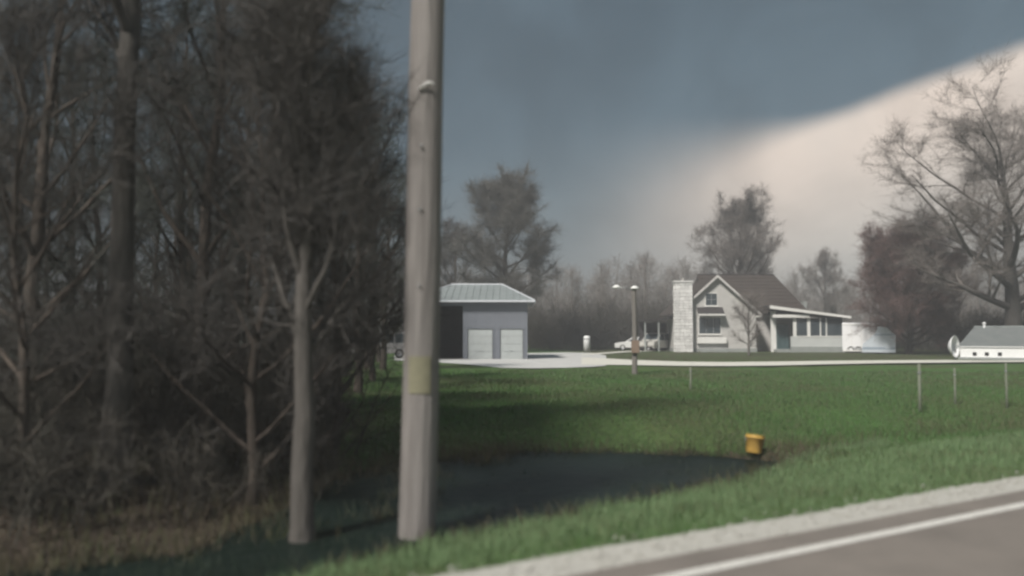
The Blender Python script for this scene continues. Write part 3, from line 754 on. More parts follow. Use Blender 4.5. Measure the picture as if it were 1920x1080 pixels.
# pale stakes in the field
for px, yb, yt, wd, lab in ((1720, 772, 682, 0.085, 'tallest pale wooden stake in the field, below the reddish tree'), (1293, 732, 688, 0.075, 'lone pale stake in the field in front of the house gable'),
                        (1786, 758, 690, 0.06, 'thin weathered stake in the middle of the three right field stakes'), (1882, 765, 680, 0.065, 'thin pale stake in the field below the big bare tree')):
    x, y = on_ground(px, yb); z = float(gz(x, y)); e = empty('field_stake', (x, y, z)); h = (yb - yt) * y / FPX
    tag(e, lab, 'stake', 'pale stakes in the field')
    st = MB(); st.tube([(0, 0, -0.2), (0.01, 0, h * 0.5), (0.015, 0.01, h - 0.03), (0.015, 0.01, h)], [wd / 2, wd / 2, wd / 2.1, wd / 3], 10); st.build('shaft', 'post_wood', e, True)
    MB().lathe([(wd * 0.55, h * 0.80), (wd * 0.58, h * 0.82), (wd * 0.55, h * 0.84)], 10, 'z', (0.01, 0, 0)).build('wire_clip', 'steel', e)

# ------------------------------------------------------------------ yellow bucket
def bucket():
    x, y = on_ground(1409, 851); z = float(gz(x, y)); e = empty('plastic_bucket', (x, y, z + 0.0), R(12))
    tag(e, 'orange yellow plastic bucket tipped on the bank at the end of the ditch water', 'bucket')
    b = MB().lathe([(0.001, 0.0), (0.150, 0.0), (0.155, 0.01), (0.178, 0.30), (0.190, 0.305), (0.190, 0.335), (0.180, 0.345), (0.183, 0.385), (0.176, 0.385), (0.17, 0.30), (0.148, 0.02), (0.001, 0.018)], 28)
    o = b.build('shell', 'plastic_yellow', e, True)
    rim = MB().lathe([(0.188, 0.37), (0.196, 0.378), (0.188, 0.388), (0.180, 0.380), (0.188, 0.37)], 28).build('rim', 'bucket_inside', e, True)
    pts = [(0.195 * math.cos(a), 0.195 * math.sin(a) * 0.35 - 0.12 * math.sin(a), 0.33 - 0.22 * math.sin(a)) for a in np.linspace(0, math.pi, 14)]
    h = MB().tube(pts, 0.005, 6).build('handle', 'steel', e, True)
    e.rotation_euler = (R(-7), R(7), R(-10))
    e.location.z = z + 0.04; e.scale = (0.95, 0.95, 0.9)
bucket()

# ------------------------------------------------------------------ barn
def window(parent, x0, x1, z0, z1, y, cols=2, rows=2, fm='trim_white', fr=0.07, gm='glass'):
    w_ = MB(); w_.box(x0, x1, y - 0.05, y + 0.04, z1 - fr, z1); w_.box(x0, x1, y - 0.05, y + 0.04, z0, z0 + fr)
    w_.box(x0, x0 + fr, y - 0.048, y + 0.04, z0 + fr, z1 - fr); w_.box(x1 - fr, x1, y - 0.048, y + 0.04, z0 + fr, z1 - fr)
    o = w_.build('window', fm, parent)
    cw = (x1 - x0 - 2 * fr) / cols; ch = (z1 - z0 - 2 * fr) / rows
    for i in range(cols):
        for j in range(rows):
            MB().box(x0 + fr + i * cw + 0.02, x0 + fr + (i + 1) * cw - 0.02, y - 0.012, y + 0.012, z0 + fr + j * ch + 0.02, z0 + fr + (j + 1) * ch - 0.02).build('pane', gm, o)
    MB().box(x0 - 0.08, x1 + 0.08, y - 0.12, y - 0.051, z0 - 0.07, z0 + 0.012).build('sill', fm, o)
    return o
def barn():
    Y0 = 60.0; e = empty('barn', (-3.0, Y0, 0)); tag(e, 'grey blue metal barn with hip roof and pale doors beside the utility pole', 'barn')
    X = lambda px: (px - 960) / (FPX / Y0) + 3.0
    xl, xr, zt, D = X(768), X(989), 4.07, 10.0
    ox0, ox1 = X(821), X(868)
    d = [(X(877), X(924)), (X(938), X(981))]
    w_ = MB()
    # front wall with a tall opening and two door openings
    w_.box(xl, ox0, 0, 0.15, 0, zt); w_.box(ox0, ox1, 0, 0.15, 3.75, zt)
    xs = [ox1, d[0][0], d[0][1], d[1][0], d[1][1], xr]
    w_.box(xs[0], xs[1], 0, 0.15, 0, zt); w_.box(xs[2], xs[3], 0, 0.15, 0, zt); w_.box(xs[4], xs[5], 0, 0.15, 0, zt)
    for a, b in d: w_.box(a, b, 0, 0.15, 2.15, zt)
    w_.build('front_wall', 'barn_metal', e)
    MB().box(xl, xl + 0.15, 0.152, D, 0, zt).build('side_wall', 'barn_metal', e)
    MB().box(xr - 0.15, xr, 0.152, D, 0, zt).build('side_wall', 'barn_metal', e)
    MB().box(xl + 0.152, xr - 0.152, D - 0.15, D, 0, zt).build('rear_wall', 'barn_metal', e)
    MB().box(xl + 0.16, xr - 0.16, 0.16, D - 0.16, 0.0, 0.03).build('floor', 'barn_inside', e)
    MB().box(ox1 + 0.05, ox1 + 0.15, 0.2, D - 0.2, 0.03, zt).build('inner_wall', 'barn_inside', e)
    MB().box(ox0 - 0.2, ox1 + 0.04, 4.0, 4.1, 0.03, zt).build('stall_wall', 'barn_inside', e)
    for k, (a, b) in enumerate(d):
        dr = empty('door'); dr.parent = e
        n = 4; hh = 2.15 / n
        for i in range(n):
            MB().box(a + 0.03, b - 0.03, 0.04, 0.09, i * hh + 0.005, (i + 1) * hh - 0.005).build('panel', 'barn_door', dr, bevel=0.01)
        MB().box((a + b) / 2 - 0.1, (a + b) / 2 + 0.1, 0.02, 0.04, 0.58, 0.62).build('handle', 'steel', dr)
        fr = MB(); fr.box(a - 0.1, a, -0.03, 0.0, 0, 2.26); fr.box(b, b + 0.1, -0.03, 0.0, 0, 2.26); fr.box(a, b, -0.03, 0.0, 2.15, 2.26); fr.build('frame', 'barn_metal', dr)
    # hip roof
    o = 0.5; rz = 5.55
    a = [(xl - o, -o, zt + .05), (xr + o, -o, zt + .05), (xr + o, D + o, zt + .05), (xl - o, D + o, zt + .05)]
    r0, r1 = (X(768) + 2.6, D / 2, rz), (X(936) + 0.2, D / 2, rz)
    m = MB(); V = a + [r0, r1] + [(p[0], p[1], p[2] - 0.10) for p in a]
    m.add(V, [(0, 1, 5, 4), (1, 2, 5), (2, 3, 4, 5), (3, 0, 4), (6, 9, 8, 7)])
    rf = m.build('roof', 'barn_roof', e)
    fc = MB(); fc.box(xl - o - .02, xr + o + .02, -o - .05, -o - 0.003, zt - 0.06, zt + 0.07); fc.build('fascia', 'barn_trim', e)
    MB().box(xr + o + 0.003, xr + o + 0.05, -o, D + o, zt - 0.12, zt + 0.07).build('fascia', 'barn_trim', e)
    # standing seams
    for i in range(20):
        t = i / 19; x = xl - o + 0.05 + t * (xr - xl + 2 * o - 0.1)
        # where the seam meets ridge or hip
        if x < r0[0]: f = (x - (xl - o)) / (r0[0] - (xl - o))
        elif x > r1[0]: f = ((xr + o) - x) / ((xr + o) - r1[0])
        else: f = 1.0
        yt = -o + (D / 2 + o) * f; zz = zt + .05 + (rz - zt - .05) * f
        MB().add([(x - .025, -o, zt + .05), (x + .025, -o, zt + .05), (x + .025, yt, zz), (x - .025, yt, zz), (x, -o, zt + .10), (x, yt, zz + .05)], [(0, 4, 5, 3), (4, 1, 2, 5), (0, 1, 4), (3, 5, 2)]).build('seam', 'barn_roof', rf)
    MB().tube([r0, r1], 0.07, 8).build('ridge_cap', 'barn_trim', rf)
    MB().tube([r1, (xr + o, -o, zt + .06)], 0.05, 8).build('hip_cap', 'barn_trim', rf)
    MB().tube([r0, (xl - o, -o, zt + .06)], 0.05, 8).build('hip_cap', 'barn_trim', rf)
barn()

# ------------------------------------------------------------------ house
def house():
    Y0 = 85.0; cx = 22.0; e = empty('farmhouse', (cx, Y0, 0)); tag(e, 'grey farmhouse with white stone chimney, brown roof and glazed porch wing', 'house')
    X = lambda px, Y=Y0: (px - 960) * Y / FPX - cx
    Z = lambda py, Y=Y0: (HOR - py) * Y / FPX + CAM_H
    # front gable block
    gl, gr, ze, za = X(1272), X(1417), Z(584), Z(519)
    gx = (gl + gr) / 2; D = 6.0
    w_ = MB(); w_.prism_y([(gl, 0.35), (gr, 0.35), (gr, ze), (gx, za), (gl, ze)], 0, D); w_.build('gable_wall', 'house_siding', e)
    MB().box(gl - 0.06, gr + 0.06, -0.06, D, -0.1, 0.349).build('foundation', 'foundation', e)
    # gable roof slabs with white rakes
    ov = 0.45; sl = (za - ze) / (gx - gl); th = 0.16
    for s, xe in ((-1, gl), (1, gr)):
        x2 = xe + s * ov; z2 = ze - sl * ov
        pr = [(gx, za + 0.02), (x2, z2 + 0.02), (x2, z2 + th), (gx, za + th + 0.02)]
        m = MB(); m.prism_y(pr if s < 0 else pr[::-1], -0.40, D + 3.0); m.build('roof_slope', 'roof_shingle', e)
        pr = [(gx, za - 0.10), (x2, z2 - 0.10), (x2, z2 + th + 0.02), (gx, za + th + 0.03)]
        m = MB(); m.prism_y(pr if s < 0 else pr[::-1], -0.47, -0.403); m.build('rake_board', 'trim_grey', e)
    MB().box(gr + 0.05, gr + ov + .03, -0.35, 0.6, ze - sl * ov - 0.18, ze - sl * ov + 0.0).build('eave_return', 'trim_white', e)
    # chimney of separate stones
    ch = empty('chimney'); ch.parent = e
    c0, c1, ct = X(1263), X(1296), Z(529)
    MB().box(c0 + 0.03, c1 - 0.03, -0.72, -0.06, -0.1, ct - 0.05).build('core', 'mortar', ch)
    rg = random.Random(5); z = 0.0; row = 0
    base = {}
    while z < ct - 0.2:
        h = rg.choice([0.26, 0.32, 0.38]); x = c0 + (0 if row % 2 else -0.0)
        ws = [0.45, 0.62, 0.38, 0.55]; rg.shuffle(ws); i = 0
        while x < c1 - 0.12:
            wd = ws[i % 4]; i += 1
            x1 = min(x + wd, c1)
            if c1 - x1 < 0.15: x1 = c1
            p = rg.uniform(0, 0.05)
            MB().box(x + 0.012, x1 - 0.012, -0.76 - p, -0.40, z + 0.012, z + h - 0.012).build('stone', 'chimney_stone', ch, bevel=0.02)
            x = x1
        MB().box(c0 - 0.03 - rg.uniform(0, .04), c0 + 0.2, -0.398, -0.07, z + 0.012, z + h - 0.012).build('stone', 'chimney_stone', ch, bevel=0.02)
        z += h; row += 1
    MB().box(c0 - 0.10, c1 + 0.10, -0.88, 0.02, ct - 0.08, ct + 0.10).build('cap', 'chimney_stone', ch, bevel=0.02)
    MB().lathe([(0.17, ct + .10), (0.15, ct + .40), (0.13, ct + .40)], 14, 'z', ((c0 + c1) / 2, -0.42, 0)).build('flue', 'mortar', ch)
    # windows of the gable
    window(e, X(1322), X(1346), Z(574), Z(549), -0.01, 2, 2)
    window(e, X(1309), X(1352), Z(627), Z(594), -0.01, 3, 1)
    # awning over the lower window
    a0, a1 = X(1306), X(1355)
    MB().prism_x([(-0.9, Z(590)), (-0.86, Z(590) - .03), (-0.004, Z(577)), (-0.004, Z(576))], a0, a1).build('awning', 'roof_dark', e)
    MB().box(a0, a1, -0.93, -0.903, Z(592), Z(589)).build('awning_valance', 'trim_white', e)
    MB().box(gl + 1.9, gl + 4.6, -1.2, -0.062, 0, 0.30).build('step', 'foundation', e, bevel=0.02)
    MB().box(gl + 1.8, gl + 4.7, -0.35, -0.061, 0.85, 1.45).build('window_box', 'trim_white', e, bevel=0.02)
    # main block, ridge parallel to the road side
    Ym = 3.0; ml, mr, me_ = X(1340), X(1508, 88), 3.9; Dm = 9.0; rz_ = Z(515, 92.5)
    MB().box(gr + 0.001, mr, Ym, Ym + Dm, 0.0, me_).build('main_wall', 'house_siding', e)
    o = 0.5
    A = [(gx - 0.6, Ym - o, me_), (mr + o, Ym - o, me_), (mr + o, Ym + Dm + o, me_), (gx - 0.6, Ym + Dm + o, me_)]
    r0, r1 = (gx - 0.3, Ym + Dm / 2, rz_), (X(1452, 92.5), Ym + Dm / 2, rz_)
    V = A + [r0, r1] + [(p[0], p[1], p[2] - 0.16) for p in A]
    m = MB(); m.add(V, [(0, 1, 5, 4), (1, 2, 5), (2, 3, 4, 5), (3, 0, 4), (6, 9, 8, 7), (0, 6, 7, 1), (1, 7, 8, 2), (2, 8, 9, 3), (3, 9, 6, 0)])
    rf = m.build('main_roof', 'roof_shingle', e)
    # shingle courses as thin steps on the front slope
    n = 11
    for i in range(1, n):
        f = i / n; y_ = A[0][1] + (r0[1] - A[0][1]) * f; z_ = me_ + (rz_ - me_) * f
        xl_ = A[0][0] + (r0[0] - A[0][0]) * f + .03; xr_ = A[1][0] + (r1[0] - A[1][0]) * f - .03
        MB().prism_x([(y_ - 0.05, z_ - 0.02), (y_ - 0.05, z_ + 0.015), (y_ + 0.10, z_ + 0.12), (y_ + 0.10, z_ + 0.05)], xl_, xr_).build('shingle_course', 'roof_shingle', rf)
    MB().tube([r0, r1], 0.09, 8).build('ridge_cap', 'roof_dark', rf)
    MB().box(X(1500, 90), X(1507, 90), 4.0, 4.6, Z(588, 90), Z(566, 90)).build('vent_stack', 'foundation', rf)
    # porch wing
    p0, p1 = X(1446, 84), X(1582, 84); py = -1.0; pD = 5.0
    zl, zr = Z(577, 84), Z(596, 84)
    MB().box(p0 + 1.9, p1, py, py + 0.18, 0.55, 1.56).build('porch_wall', 'porch_siding', e)
    MB().box(p0 + 1.9, p1 + 0.02, py - 0.05, py + 0.2, -0.1, 0.549).build('porch_foundation', 'foundation', e)
    MB().box(p1 - 0.18, p1, py + 0.181, py + pD, 0.0, zr - 0.1).build('porch_side_wall', 'porch_siding', e)
    MB().box(p0 + 0.5, p1 - .2, py + pD - 0.2, py + pD, 0.0, zr - 0.05).build('porch_rear_wall', 'entry_shade_teal', e)  # rear wall takes the same painted entry shade
    bx0 = p0 + 1.9
    # posts and glazing
    xs = [X(1490, 84), X(1516, 84), X(1538, 84), X(1549, 84), p1]
    for i, wd in ((0, .30), (1, .30), (2, .10), (3, .10)):
        MB().box(xs[i] - wd / 2, xs[i] + wd / 2, py + .01, py + .17, 1.561 if i else 0.0, zr - 0.02).build('porch_post', 'trim_white', e)
    MB().box(p1 - 0.12, p1 - 0.002, py + .01, py + .17, 1.561, zr - 0.02).build('porch_post', 'trim_white', e)
    for a, b in ((xs[0] + .15, xs[1] - .15), (xs[1] + .15, xs[2] - .05), (xs[2] + .05, xs[3] - .05), (xs[3] + .05, p1 - .12)):
        MB().box(a, b, py + .07, py + .09, 1.562, zr - 0.03).build('pane', 'glass', e)
    MB().box(xs[0] + .15, p1 - .13, py - .04, py + .0, 1.50, 1.60).build('porch_rail', 'trim_white', e)
    # recessed door, coloured with the shade of the entry
    dr = MB().box(X(1462, 84), X(1486, 84), py + 1.2, py + 1.28, 0.3, 2.75).build('door', 'entry_shade_teal', e)
    MB().box(X(1483, 84) - .05, X(1483, 84) + .0, py + 1.14, py + 1.199, 1.3, 1.4).build('handle', 'steel', dr)
    MB().box(X(1452, 84), X(1462, 84) - .01, py + 1.2, py + 1.35, 0.0, zl - 0.3).build('door_jamb', 'trim_white', e)
    MB().box(X(1456, 84), xs[0], py + .1, py + 1.19, 0, 0.28).build('porch_floor', 'foundation', e)
    # low sloping porch roof
    th = 0.20
    pr = [(p0 - .3, zl), (p1 + .5, zr), (p1 + .5, zr + th), (p0 - .3, zl + th)]
    MB().prism_y(pr, py - 0.5, py + pD + 0.4).build('porch_roof', 'roof_dark', e)
    pf = [(p0 - .3, zl - .10), (p1 + .5, zr - .06), (p1 + .5, zr + th - .05), (p0 - .3, zl + th + .02)]
    MB().prism_y(pf, py - 0.56, py - 0.503).build('porch_fascia', 'trim_white', e)
    MB().box(p0 + .1, xs[1], py - .3, py + .0, zr + .02, zr + .32).build('porch_header', 'trim_white', e)
    # far flat extension to the right
    x0, x1 = p1 + .01, X(1652, 88)
    MB().box(x0, x1, py + 4.0, py + 8.0, 0, 2.75).build('extension_wall', 'house_siding', e)
    MB().box(x0 - .1, x1 + .4, py + 3.5, py + 8.4, 2.76, 3.0).build('extension_roof', 'roof_dark', e)
    MB().box(x0 - .1, x1 + .4, py + 3.44, py + 3.497, 2.70, 2.92).build('extension_fascia', 'trim_white', e)
    # lean-to on the left
    l0, l1 = X(1206, 88), X(1262, 88)
    MB().prism_y([(l0, 3.10), (l1, 3.38), (l1, 3.52), (l0, 3.22)], 2.5, 7.5).build('lean_to_roof', 'roof_dark', e)
    for xx in (l0 + .15, (l0 + l1) / 2):
        MB().box(xx - .07, xx + .07, 2.7, 2.84, 0, 3.05).build('lean_to_post', 'foundation', e)
    MB().box(l0 + .2, l1, 7.0, 7.15, 0, 3.0).build('lean_to_shade_sheet', 'roof_dark', e)  # dark sheet standing in for the shade under the lean-to
house()

# ------------------------------------------------------------------ vehicles
def wheel(parent, x, y, r, wd=0.2, side=-1):
    o = MB().lathe([(r * 0.62, -wd / 2), (r * 0.93, -wd / 2), (r, -wd / 2 + .03), (r, wd / 2 - .03), (r * 0.93, wd / 2), (r * 0.62, wd / 2)], 22, 'y', (x, y, r)).build('wheel', 'rubber', parent, True)
    MB().lathe([(0.001, side * wd * 0.30), (r * 0.2, side * wd * 0.34), (r * 0.5, side * wd * 0.25), (r * 0.60, side * wd * 0.46), (r * 0.63, side * wd * .4)], 18, 'y', (x, y, r)).build('rim', 'steel', o, True)
def car(name, loc, rz, label, paint, L, W, prof, glass, wheels, r, group=None):
    """prof: outline (x,z) of body; glass: list of window outlines (x,z) on the sides"""
    x, y = loc; e = empty(name, (x, y, float(gz(x, y)) + 0.02), rz); tag(e, label, 'car', group)
    # body lofted across the width: narrower roof
    zt = max(p[1] for p in prof); zb = 0.95
    rows = []
    for k, yy in enumerate((-1, -0.93, 0.93, 1)):
        inset = 0.06 if abs(yy) == 1 else 0.0
        row = []
        for (px_, pz) in prof:
            tum = max(0, (pz - zb) / (zt - zb)) * 0.16
            row.append((px_ * (1 - inset * 0.3), yy * (W / 2) * (1 - tum), pz - (inset * 0.5 if pz > 0.6 else -inset * 0.3)))
        rows.append(row)
    n = len(prof); V = sum(rows, []); F = [tuple(range(n)), tuple(range(4 * n - 1, 3 * n - 1, -1))]
    for k in range(3):
        for i in range(n): F.append((k * n + (i + 1) % n, k * n + i, (k + 1) * n + i, (k + 1) * n + (i + 1) % n))
    MB().add(V, F).build('body', paint, e, bevel=0.015)
    for s in (-1, 1):
        for g in glass:
            pts = [(a, s * ((W / 2) * (1 - max(0, (b - zb) / (zt - zb)) * 0.16) + 0.004), b) for a, b in g]
            q = [(a, yy - s * 0.03, b) for a, yy, b in pts]; m_ = len(g)
            MB().add(pts + q, [tuple(range(m_)), tuple(range(2 * m_ - 1, m_ - 1, -1))] + [((i + 1) % m_, i, m_ + i, m_ + (i + 1) % m_) for i in range(m_)]).build('side_window', 'glass', e)
        for wx in wheels: wheel(e, wx, s * (W / 2 - 0.09), r, 0.2, s)
        MB().box(L / 2 - 0.10, L / 2 + 0.005, s * W * 0.36 - 0.16, s * W * 0.36 + 0.16, 0.60, 0.75).build('headlight', 'white_ceramic', e, bevel=0.02)
        MB().box(-L / 2 - 0.005, -L / 2 + 0.08, s * W * 0.38 - 0.10, s * W * 0.38 + 0.10, 0.70, 0.95).build('tail_light', 'orange_lamp', e, bevel=0.02)
    for (a, b), (c, d) in windscreens(prof, zb):
        mx = 0.82 * W / 2
        ny = np.array([-(d - b), (c - a)]); ny = ny / (np.linalg.norm(ny) + 1e-9)
        if ny[1] < 0: ny = -ny
        t0, t1 = 0.12, 0.90
        P0 = (a + (c - a) * t0 + ny[0] * .006, b + (d - b) * t0 + ny[1] * .006); P1 = (a + (c - a) * t1 + ny[0] * .006, b + (d - b) * t1 + ny[1] * .006)
        MB().add([(P0[0], -mx, P0[1]), (P0[0], mx, P0[1]), (P1[0], mx * .9, P1[1]), (P1[0], -mx * .9, P1[1]), (P0[0] - ny[0] * .03, -mx, P0[1] - ny[1] * .03), (P0[0] - ny[0] * .03, mx, P0[1] - ny[1] * .03), (P1[0] - ny[0] * .03, mx * .9, P1[1] - ny[1] * .03), (P1[0] - ny[0] * .03, -mx * .9, P1[1] - ny[1] * .03)],
                 [(0, 1, 2, 3), (7, 6, 5, 4), (0, 4, 5, 1), (1, 5, 6, 2), (2, 6, 7, 3), (3, 7, 4, 0)]).build('windscreen', 'glass', e)
    MB().box(L / 2 - 0.03, L / 2 + 0.03, -W * 0.42, W * 0.42, 0.30, 0.48).build('bumper', 'roof_dark', e, bevel=0.02)
    return e
def windscreens(prof, zb):
    out = []
    n = len(prof)
    for i in range(n):
        a, b = prof[i], prof[(i + 1) % n]
        if min(a[1], b[1]) >= zb - 0.08 and abs(a[1] - b[1]) > 0.3: out.append((a, b) if a[1] < b[1] else (b, a))
    return out
sedan = [(-2.25, 0.30), (2.2, 0.28), (2.25, 0.62), (2.10, 0.80), (1.05, 0.95), (0.35, 1.42), (-0.85, 1.44), (-1.65, 1.02), (-2.2, 0.98), (-2.28, 0.65)]
sedan_g = [[(0.86, 0.98), (0.25, 1.36), (-0.18, 1.37), (-0.18, 0.98)], [(-0.26, 0.98), (-0.26, 1.37), (-0.85, 1.37), (-1.45, 1.02)]]
van = [(-2.4, 0.35), (2.35, 0.30), (2.45, 0.65), (2.35, 0.95), (1.55, 1.12), (0.75, 1.85), (-2.05, 1.92), (-2.38, 1.10), (-2.45, 0.65)]
van_g = [[(1.38, 1.14), (0.72, 1.74), (0.05, 1.78), (0.05, 1.12)], [(-0.05, 1.12), (-0.05, 1.78), (-1.05, 1.79), (-1.05, 1.12)], [(-1.15, 1.12), (-1.15, 1.79), (-1.95, 1.78), (-2.2, 1.14)]]
car('parked_sedan', at_px(1192, 93), R(180 - 12), 'small white car parked left of the beige van, partly behind the lamp pole', 'car_white', 4.5, 1.76, sedan, sedan_g, (1.38, -1.35), 0.32, 'cars parked in the yard')
car('parked_minivan', at_px(1231, 90), R(180 + 52), 'beige van parked under the lean to beside the white chimney', 'car_beige', 4.85, 1.95, van, van_g, (1.5, -1.45), 0.34, 'cars parked in the yard')
car('parked_minivan', at_px(712, 63), R(180 + 8), 'grey van parked at the left end of the barn behind the utility pole', 'car_grey', 4.85, 1.95, van, van_g, (1.5, -1.45), 0.34, 'cars parked in the yard')

def cargo_trailer():
    Y = 80.5; x0, x1 = (1578 - 960) * Y / FPX, (1650 - 960) * Y / FPX
    e = empty('cargo_trailer', ((x0 + x1) / 2, Y, 0)); tag(e, 'tall bright white box trailer parked at the end of the glazed porch', 'trailer')
    az = math.atan2(e.location.x, Y); e.rotation_euler = (0, 0, -az); e.scale.x = math.cos(az)
    hw = (x1 - x0) / 2; zt = (HOR - 605) * Y / FPX + CAM_H
    MB().prism_x([(0, 0.14), (2.1, 0.14), (2.1, zt - .10), (1.95, zt), (0.15, zt), (0, zt - .10)], -hw, hw).build('body', 'white_paint', e, bevel=0.03)
    for z0, z1 in ((0.15, 0.27), (zt - .22, zt - .12)):
        MB().box(-hw + .02, hw - .02, -0.025, -0.001, z0, z1).build('trim_rail', 'trim_white', e)
    for k in range(1, 4):
        xx = -hw + k * hw / 2; MB().box(xx - .02, xx + .02, -0.018, -0.001, 0.52, zt - .24).build('panel_seam', 'trim_white', e)
    for xx in (-hw + 0.8, -hw + 1.5): wheel(e, xx, 0.10, 0.30, 0.2, -1); wheel(e, xx, 2.0, 0.30, 0.2, 1)
    for xx in (-hw + 0.8, -hw + 1.5): MB().tube([(xx + .38 * math.cos(a), -0.04, .30 + .38 * math.sin(a)) for a in np.linspace(0.1, math.pi - .1, 9)], 0.035, 6).build('fender', 'white_paint', e, True)
    MB().tube([(hw, 1.0, 0.42), (hw + 1.1, 1.0, 0.45)], 0.06, 8).build('tongue', 'steel', e, True)
    MB().tube([(hw + 1.0, 1.0, 0.0), (hw + 1.0, 1.0, 0.8)], 0.035, 8).build('jack', 'steel', e, True)
cargo_trailer()

def camper():
    Y = 76.5; x0, x1 = (1611 - 960) * Y / FPX, (1674 - 960) * Y / FPX
    cx = (x0 + x1) / 2; e = empty('camper', (cx + 0.15, Y, 0)); tag(e, 'small pale blue grey camper with sloping nose in front of the white trailer', 'camper')
    az = math.atan2(e.location.x, Y); e.rotation_euler = (0, 0, -az); e.scale.x = math.cos(az)
    zz = lambda py: (HOR - py) * Y / FPX + CAM_H
    xx = lambda px: (px - 960) * Y / FPX - cx
    pr = [(xx(1611), 0.12), (xx(1674), 0.12), (xx(1675), zz(629)), (xx(1659), zz(614)), (xx(1643), zz(612)), (xx(1636), zz(626)), (xx(1613), zz(645))]
    MB().prism_y(pr, 0, 2.0).build('body', 'camper_blue', e, bevel=0.025)
    MB().box(xx(1612), xx(1673.5), -0.012, -0.001, zz(655), zz(651)).build('stripe', 'stripe_blue', e)
    MB().box(xx(1636), xx(1672), -0.014, -0.001, zz(629), zz(626)).build('stripe', 'stripe_blue', e)
    d = MB().box(xx(1655), xx(1665), -0.02, -0.001, 0.5, zz(630)).build('door', 'camper_blue', e, bevel=0.004); MB().box(xx(1663), xx(1664), -0.06, -0.021, 1.15, 1.25).build('handle', 'steel', d)
    for px in (1640,): wheel(e, xx(px), 0.12, 0.30, 0.2, -1); wheel(e, xx(px), 1.9, 0.30, 0.2, 1)
    MB().tube([(xx(1611), 1.0, 0.40), (xx(1611) - 0.9, 1.0, 0.42)], 0.05, 8).build('tongue', 'steel', e, True)
camper()

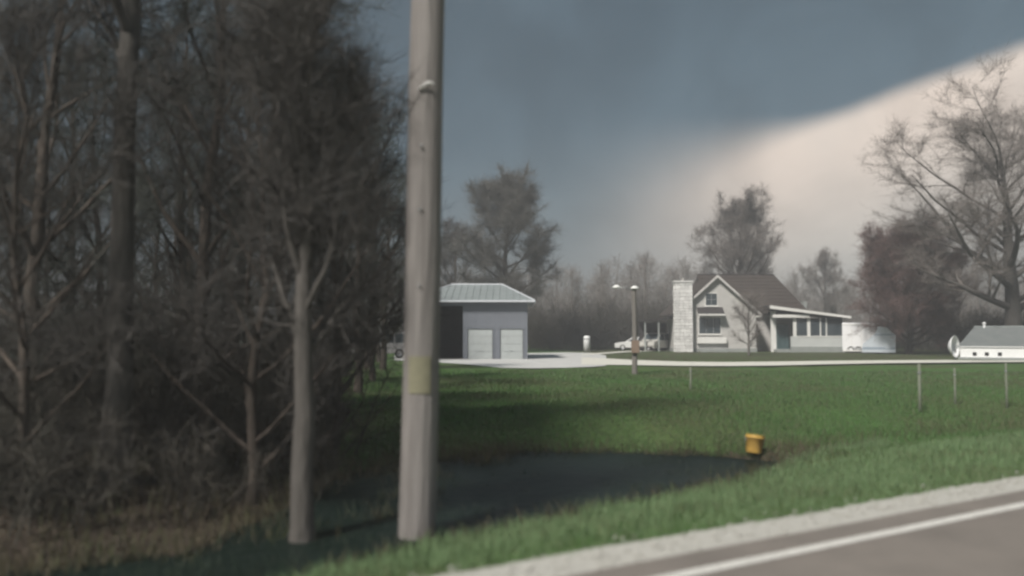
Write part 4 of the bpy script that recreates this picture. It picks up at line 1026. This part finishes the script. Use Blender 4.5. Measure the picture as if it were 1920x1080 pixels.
def low_shed():
    Y = 60.5; x0, x1 = (1795 - 960) * Y / FPX, (2010 - 960) * Y / FPX
    cx = (x0 + x1) / 2; e = empty('low_shed', (cx, Y, 0)); tag(e, 'low white shed with grey roof and three small dark openings at the right', 'shed')
    az = math.atan2(e.location.x, Y); e.rotation_euler = (0, 0, -az); e.scale.x = math.cos(az)
    zz = lambda py, y=Y: (HOR - py) * y / FPX + CAM_H
    xx = lambda px: (px - 960) * Y / FPX - cx
    a, b = xx(1795), xx(2010); zt = zz(651); D = 3.4
    # front wall with three openings
    ops = [(xx(p) - 0.15, xx(p) + 0.15) for p in (1823.5, 1847, 1872)]
    zo0, zo1 = zz(668), zz(661)
    w_ = MB(); cur = a
    for o0, o1 in ops:
        w_.box(cur, o0, 0, .12, 0.10, zt); w_.box(o0, o1, 0, .12, 0.10, zo0); w_.box(o0, o1, 0, .12, zo1, zt); cur = o1
    w_.box(cur, b, 0, .12, 0.10, zt); w_.build('front_wall', 'shed_white', e)
    for o0, o1 in ops: MB().box(o0, o1, 0.08, 0.10, zo0, zo1).build('window', 'rubber', e)
    MB().box(a, a + .12, .121, D, 0.10, zt).build('side_wall', 'shed_white', e); MB().box(b - .12, b, .121, D, 0.10, zt).build('side_wall', 'shed_white', e)
    MB().box(a + .121, b - .121, D - .12, D, 0.10, zt).build('rear_wall', 'shed_white', e)
    MB().box(a - .15, b + .15, -0.35, D + .1, -0.1, 0.099).build('slab', 'foundation', e)
    zr = zz(613, Y + 2.0)
    m = MB(); m.prism_x([(-0.06, zt + .002), (-0.06, zt + .06), (2.0, zr), (D + .3, zt + .06), (D + .3, zt - .02), (2.0, zr - .1)], a + 1.0, b + .2); m.build('roof', 'shed_roof', e)
    m = MB(); m.add([(a - .15, -0.06, zt + 0.055), (a + .999, -0.06, zt + .055), (a + .999, 2.0, zr - .01), (a + .999, D + .3, zt + .055), (a - .15, D + .3, zt + .055)], [(0, 1, 2), (0, 2, 4), (2, 3, 4), (0, 4, 3, 1)]); m.build('hip_end', 'shed_roof', e)
    MB().box(a - .1, b + .1, -.085, -.063, zt - .02, zt + .045).build('fascia', 'shed_white', e)
    MB().tube([(a + 1.0, 2.0, zr + .02), (b + .2, 2.0, zr + .02)], 0.05, 8).build('ridge_cap', 'barn_roof', e)
    MB().lathe([(0.10, zr - .1), (0.10, zr + .22), (0.15, zr + .23), (0.15, zr + .32), (0.001, zr + .38)], 12, 'z', (xx(1842), 2.0, 0)).build('roof_vent', 'white_paint', e)
low_shed()

def dish():
    x, y = ground_at(1789, 674); e = empty('satellite_dish', (x, y, 0)); tag(e, 'white curved satellite dish seen edge on beside the low shed', 'satellite dish')
    s = y / FPX
    MB().lathe([(0.07, -0.05), (0.06, 0.75)], 10).build('mast', 'steel', e, True)
    r = 20 * s
    prof = [(0.001, 0.0)] + [(r * t, 0.55 * r * t * t) for t in np.linspace(0.15, 1, 9)]
    prof += [(r * 1.03, 0.55 * r)] + [(r * t, 0.55 * r * t * t - 0.05) for t in np.linspace(1.0, 0.15, 9)] + [(0.001, -0.05)]
    b = MB().lathe(prof, 28); o = b.build('reflector', 'white_paint', e, True)
    o.rotation_euler = (R(6), R(88), R(-42)); o.location = (-0.46, -0.10, 24 * s)
    f = MB().tube([(-0.1, 0, 22 * s), (0.35, 0, 30 * s), (0.5, 0, 33 * s)], 0.025, 6).build('feed_arm', 'steel', e, True)
dish()

# ------------------------------------------------------------------ the hazy, rain-damp air
def haze():
    m = bpy.data.materials.new('haze_air'); m.use_nodes = True; t = m.node_tree; t.nodes.clear()
    o = N(t, 'ShaderNodeOutputMaterial'); v = N(t, 'ShaderNodeVolumePrincipled')
    v.inputs['Color'].default_value = (0.88, 0.90, 0.92, 1); v.inputs['Density'].default_value = 0.0024; v.inputs['Anisotropy'].default_value = 0.1
    t.links.new(v.outputs[0], o.inputs['Volume']); MATS['haze_air'] = m
    b = MB().box(-1500, 1500, -1500, 1800, -2.0, 26.0).build('haze', 'haze_air')
    tag(b, 'thin grey haze over the yard and far trees', 'haze', kind='stuff')
haze()
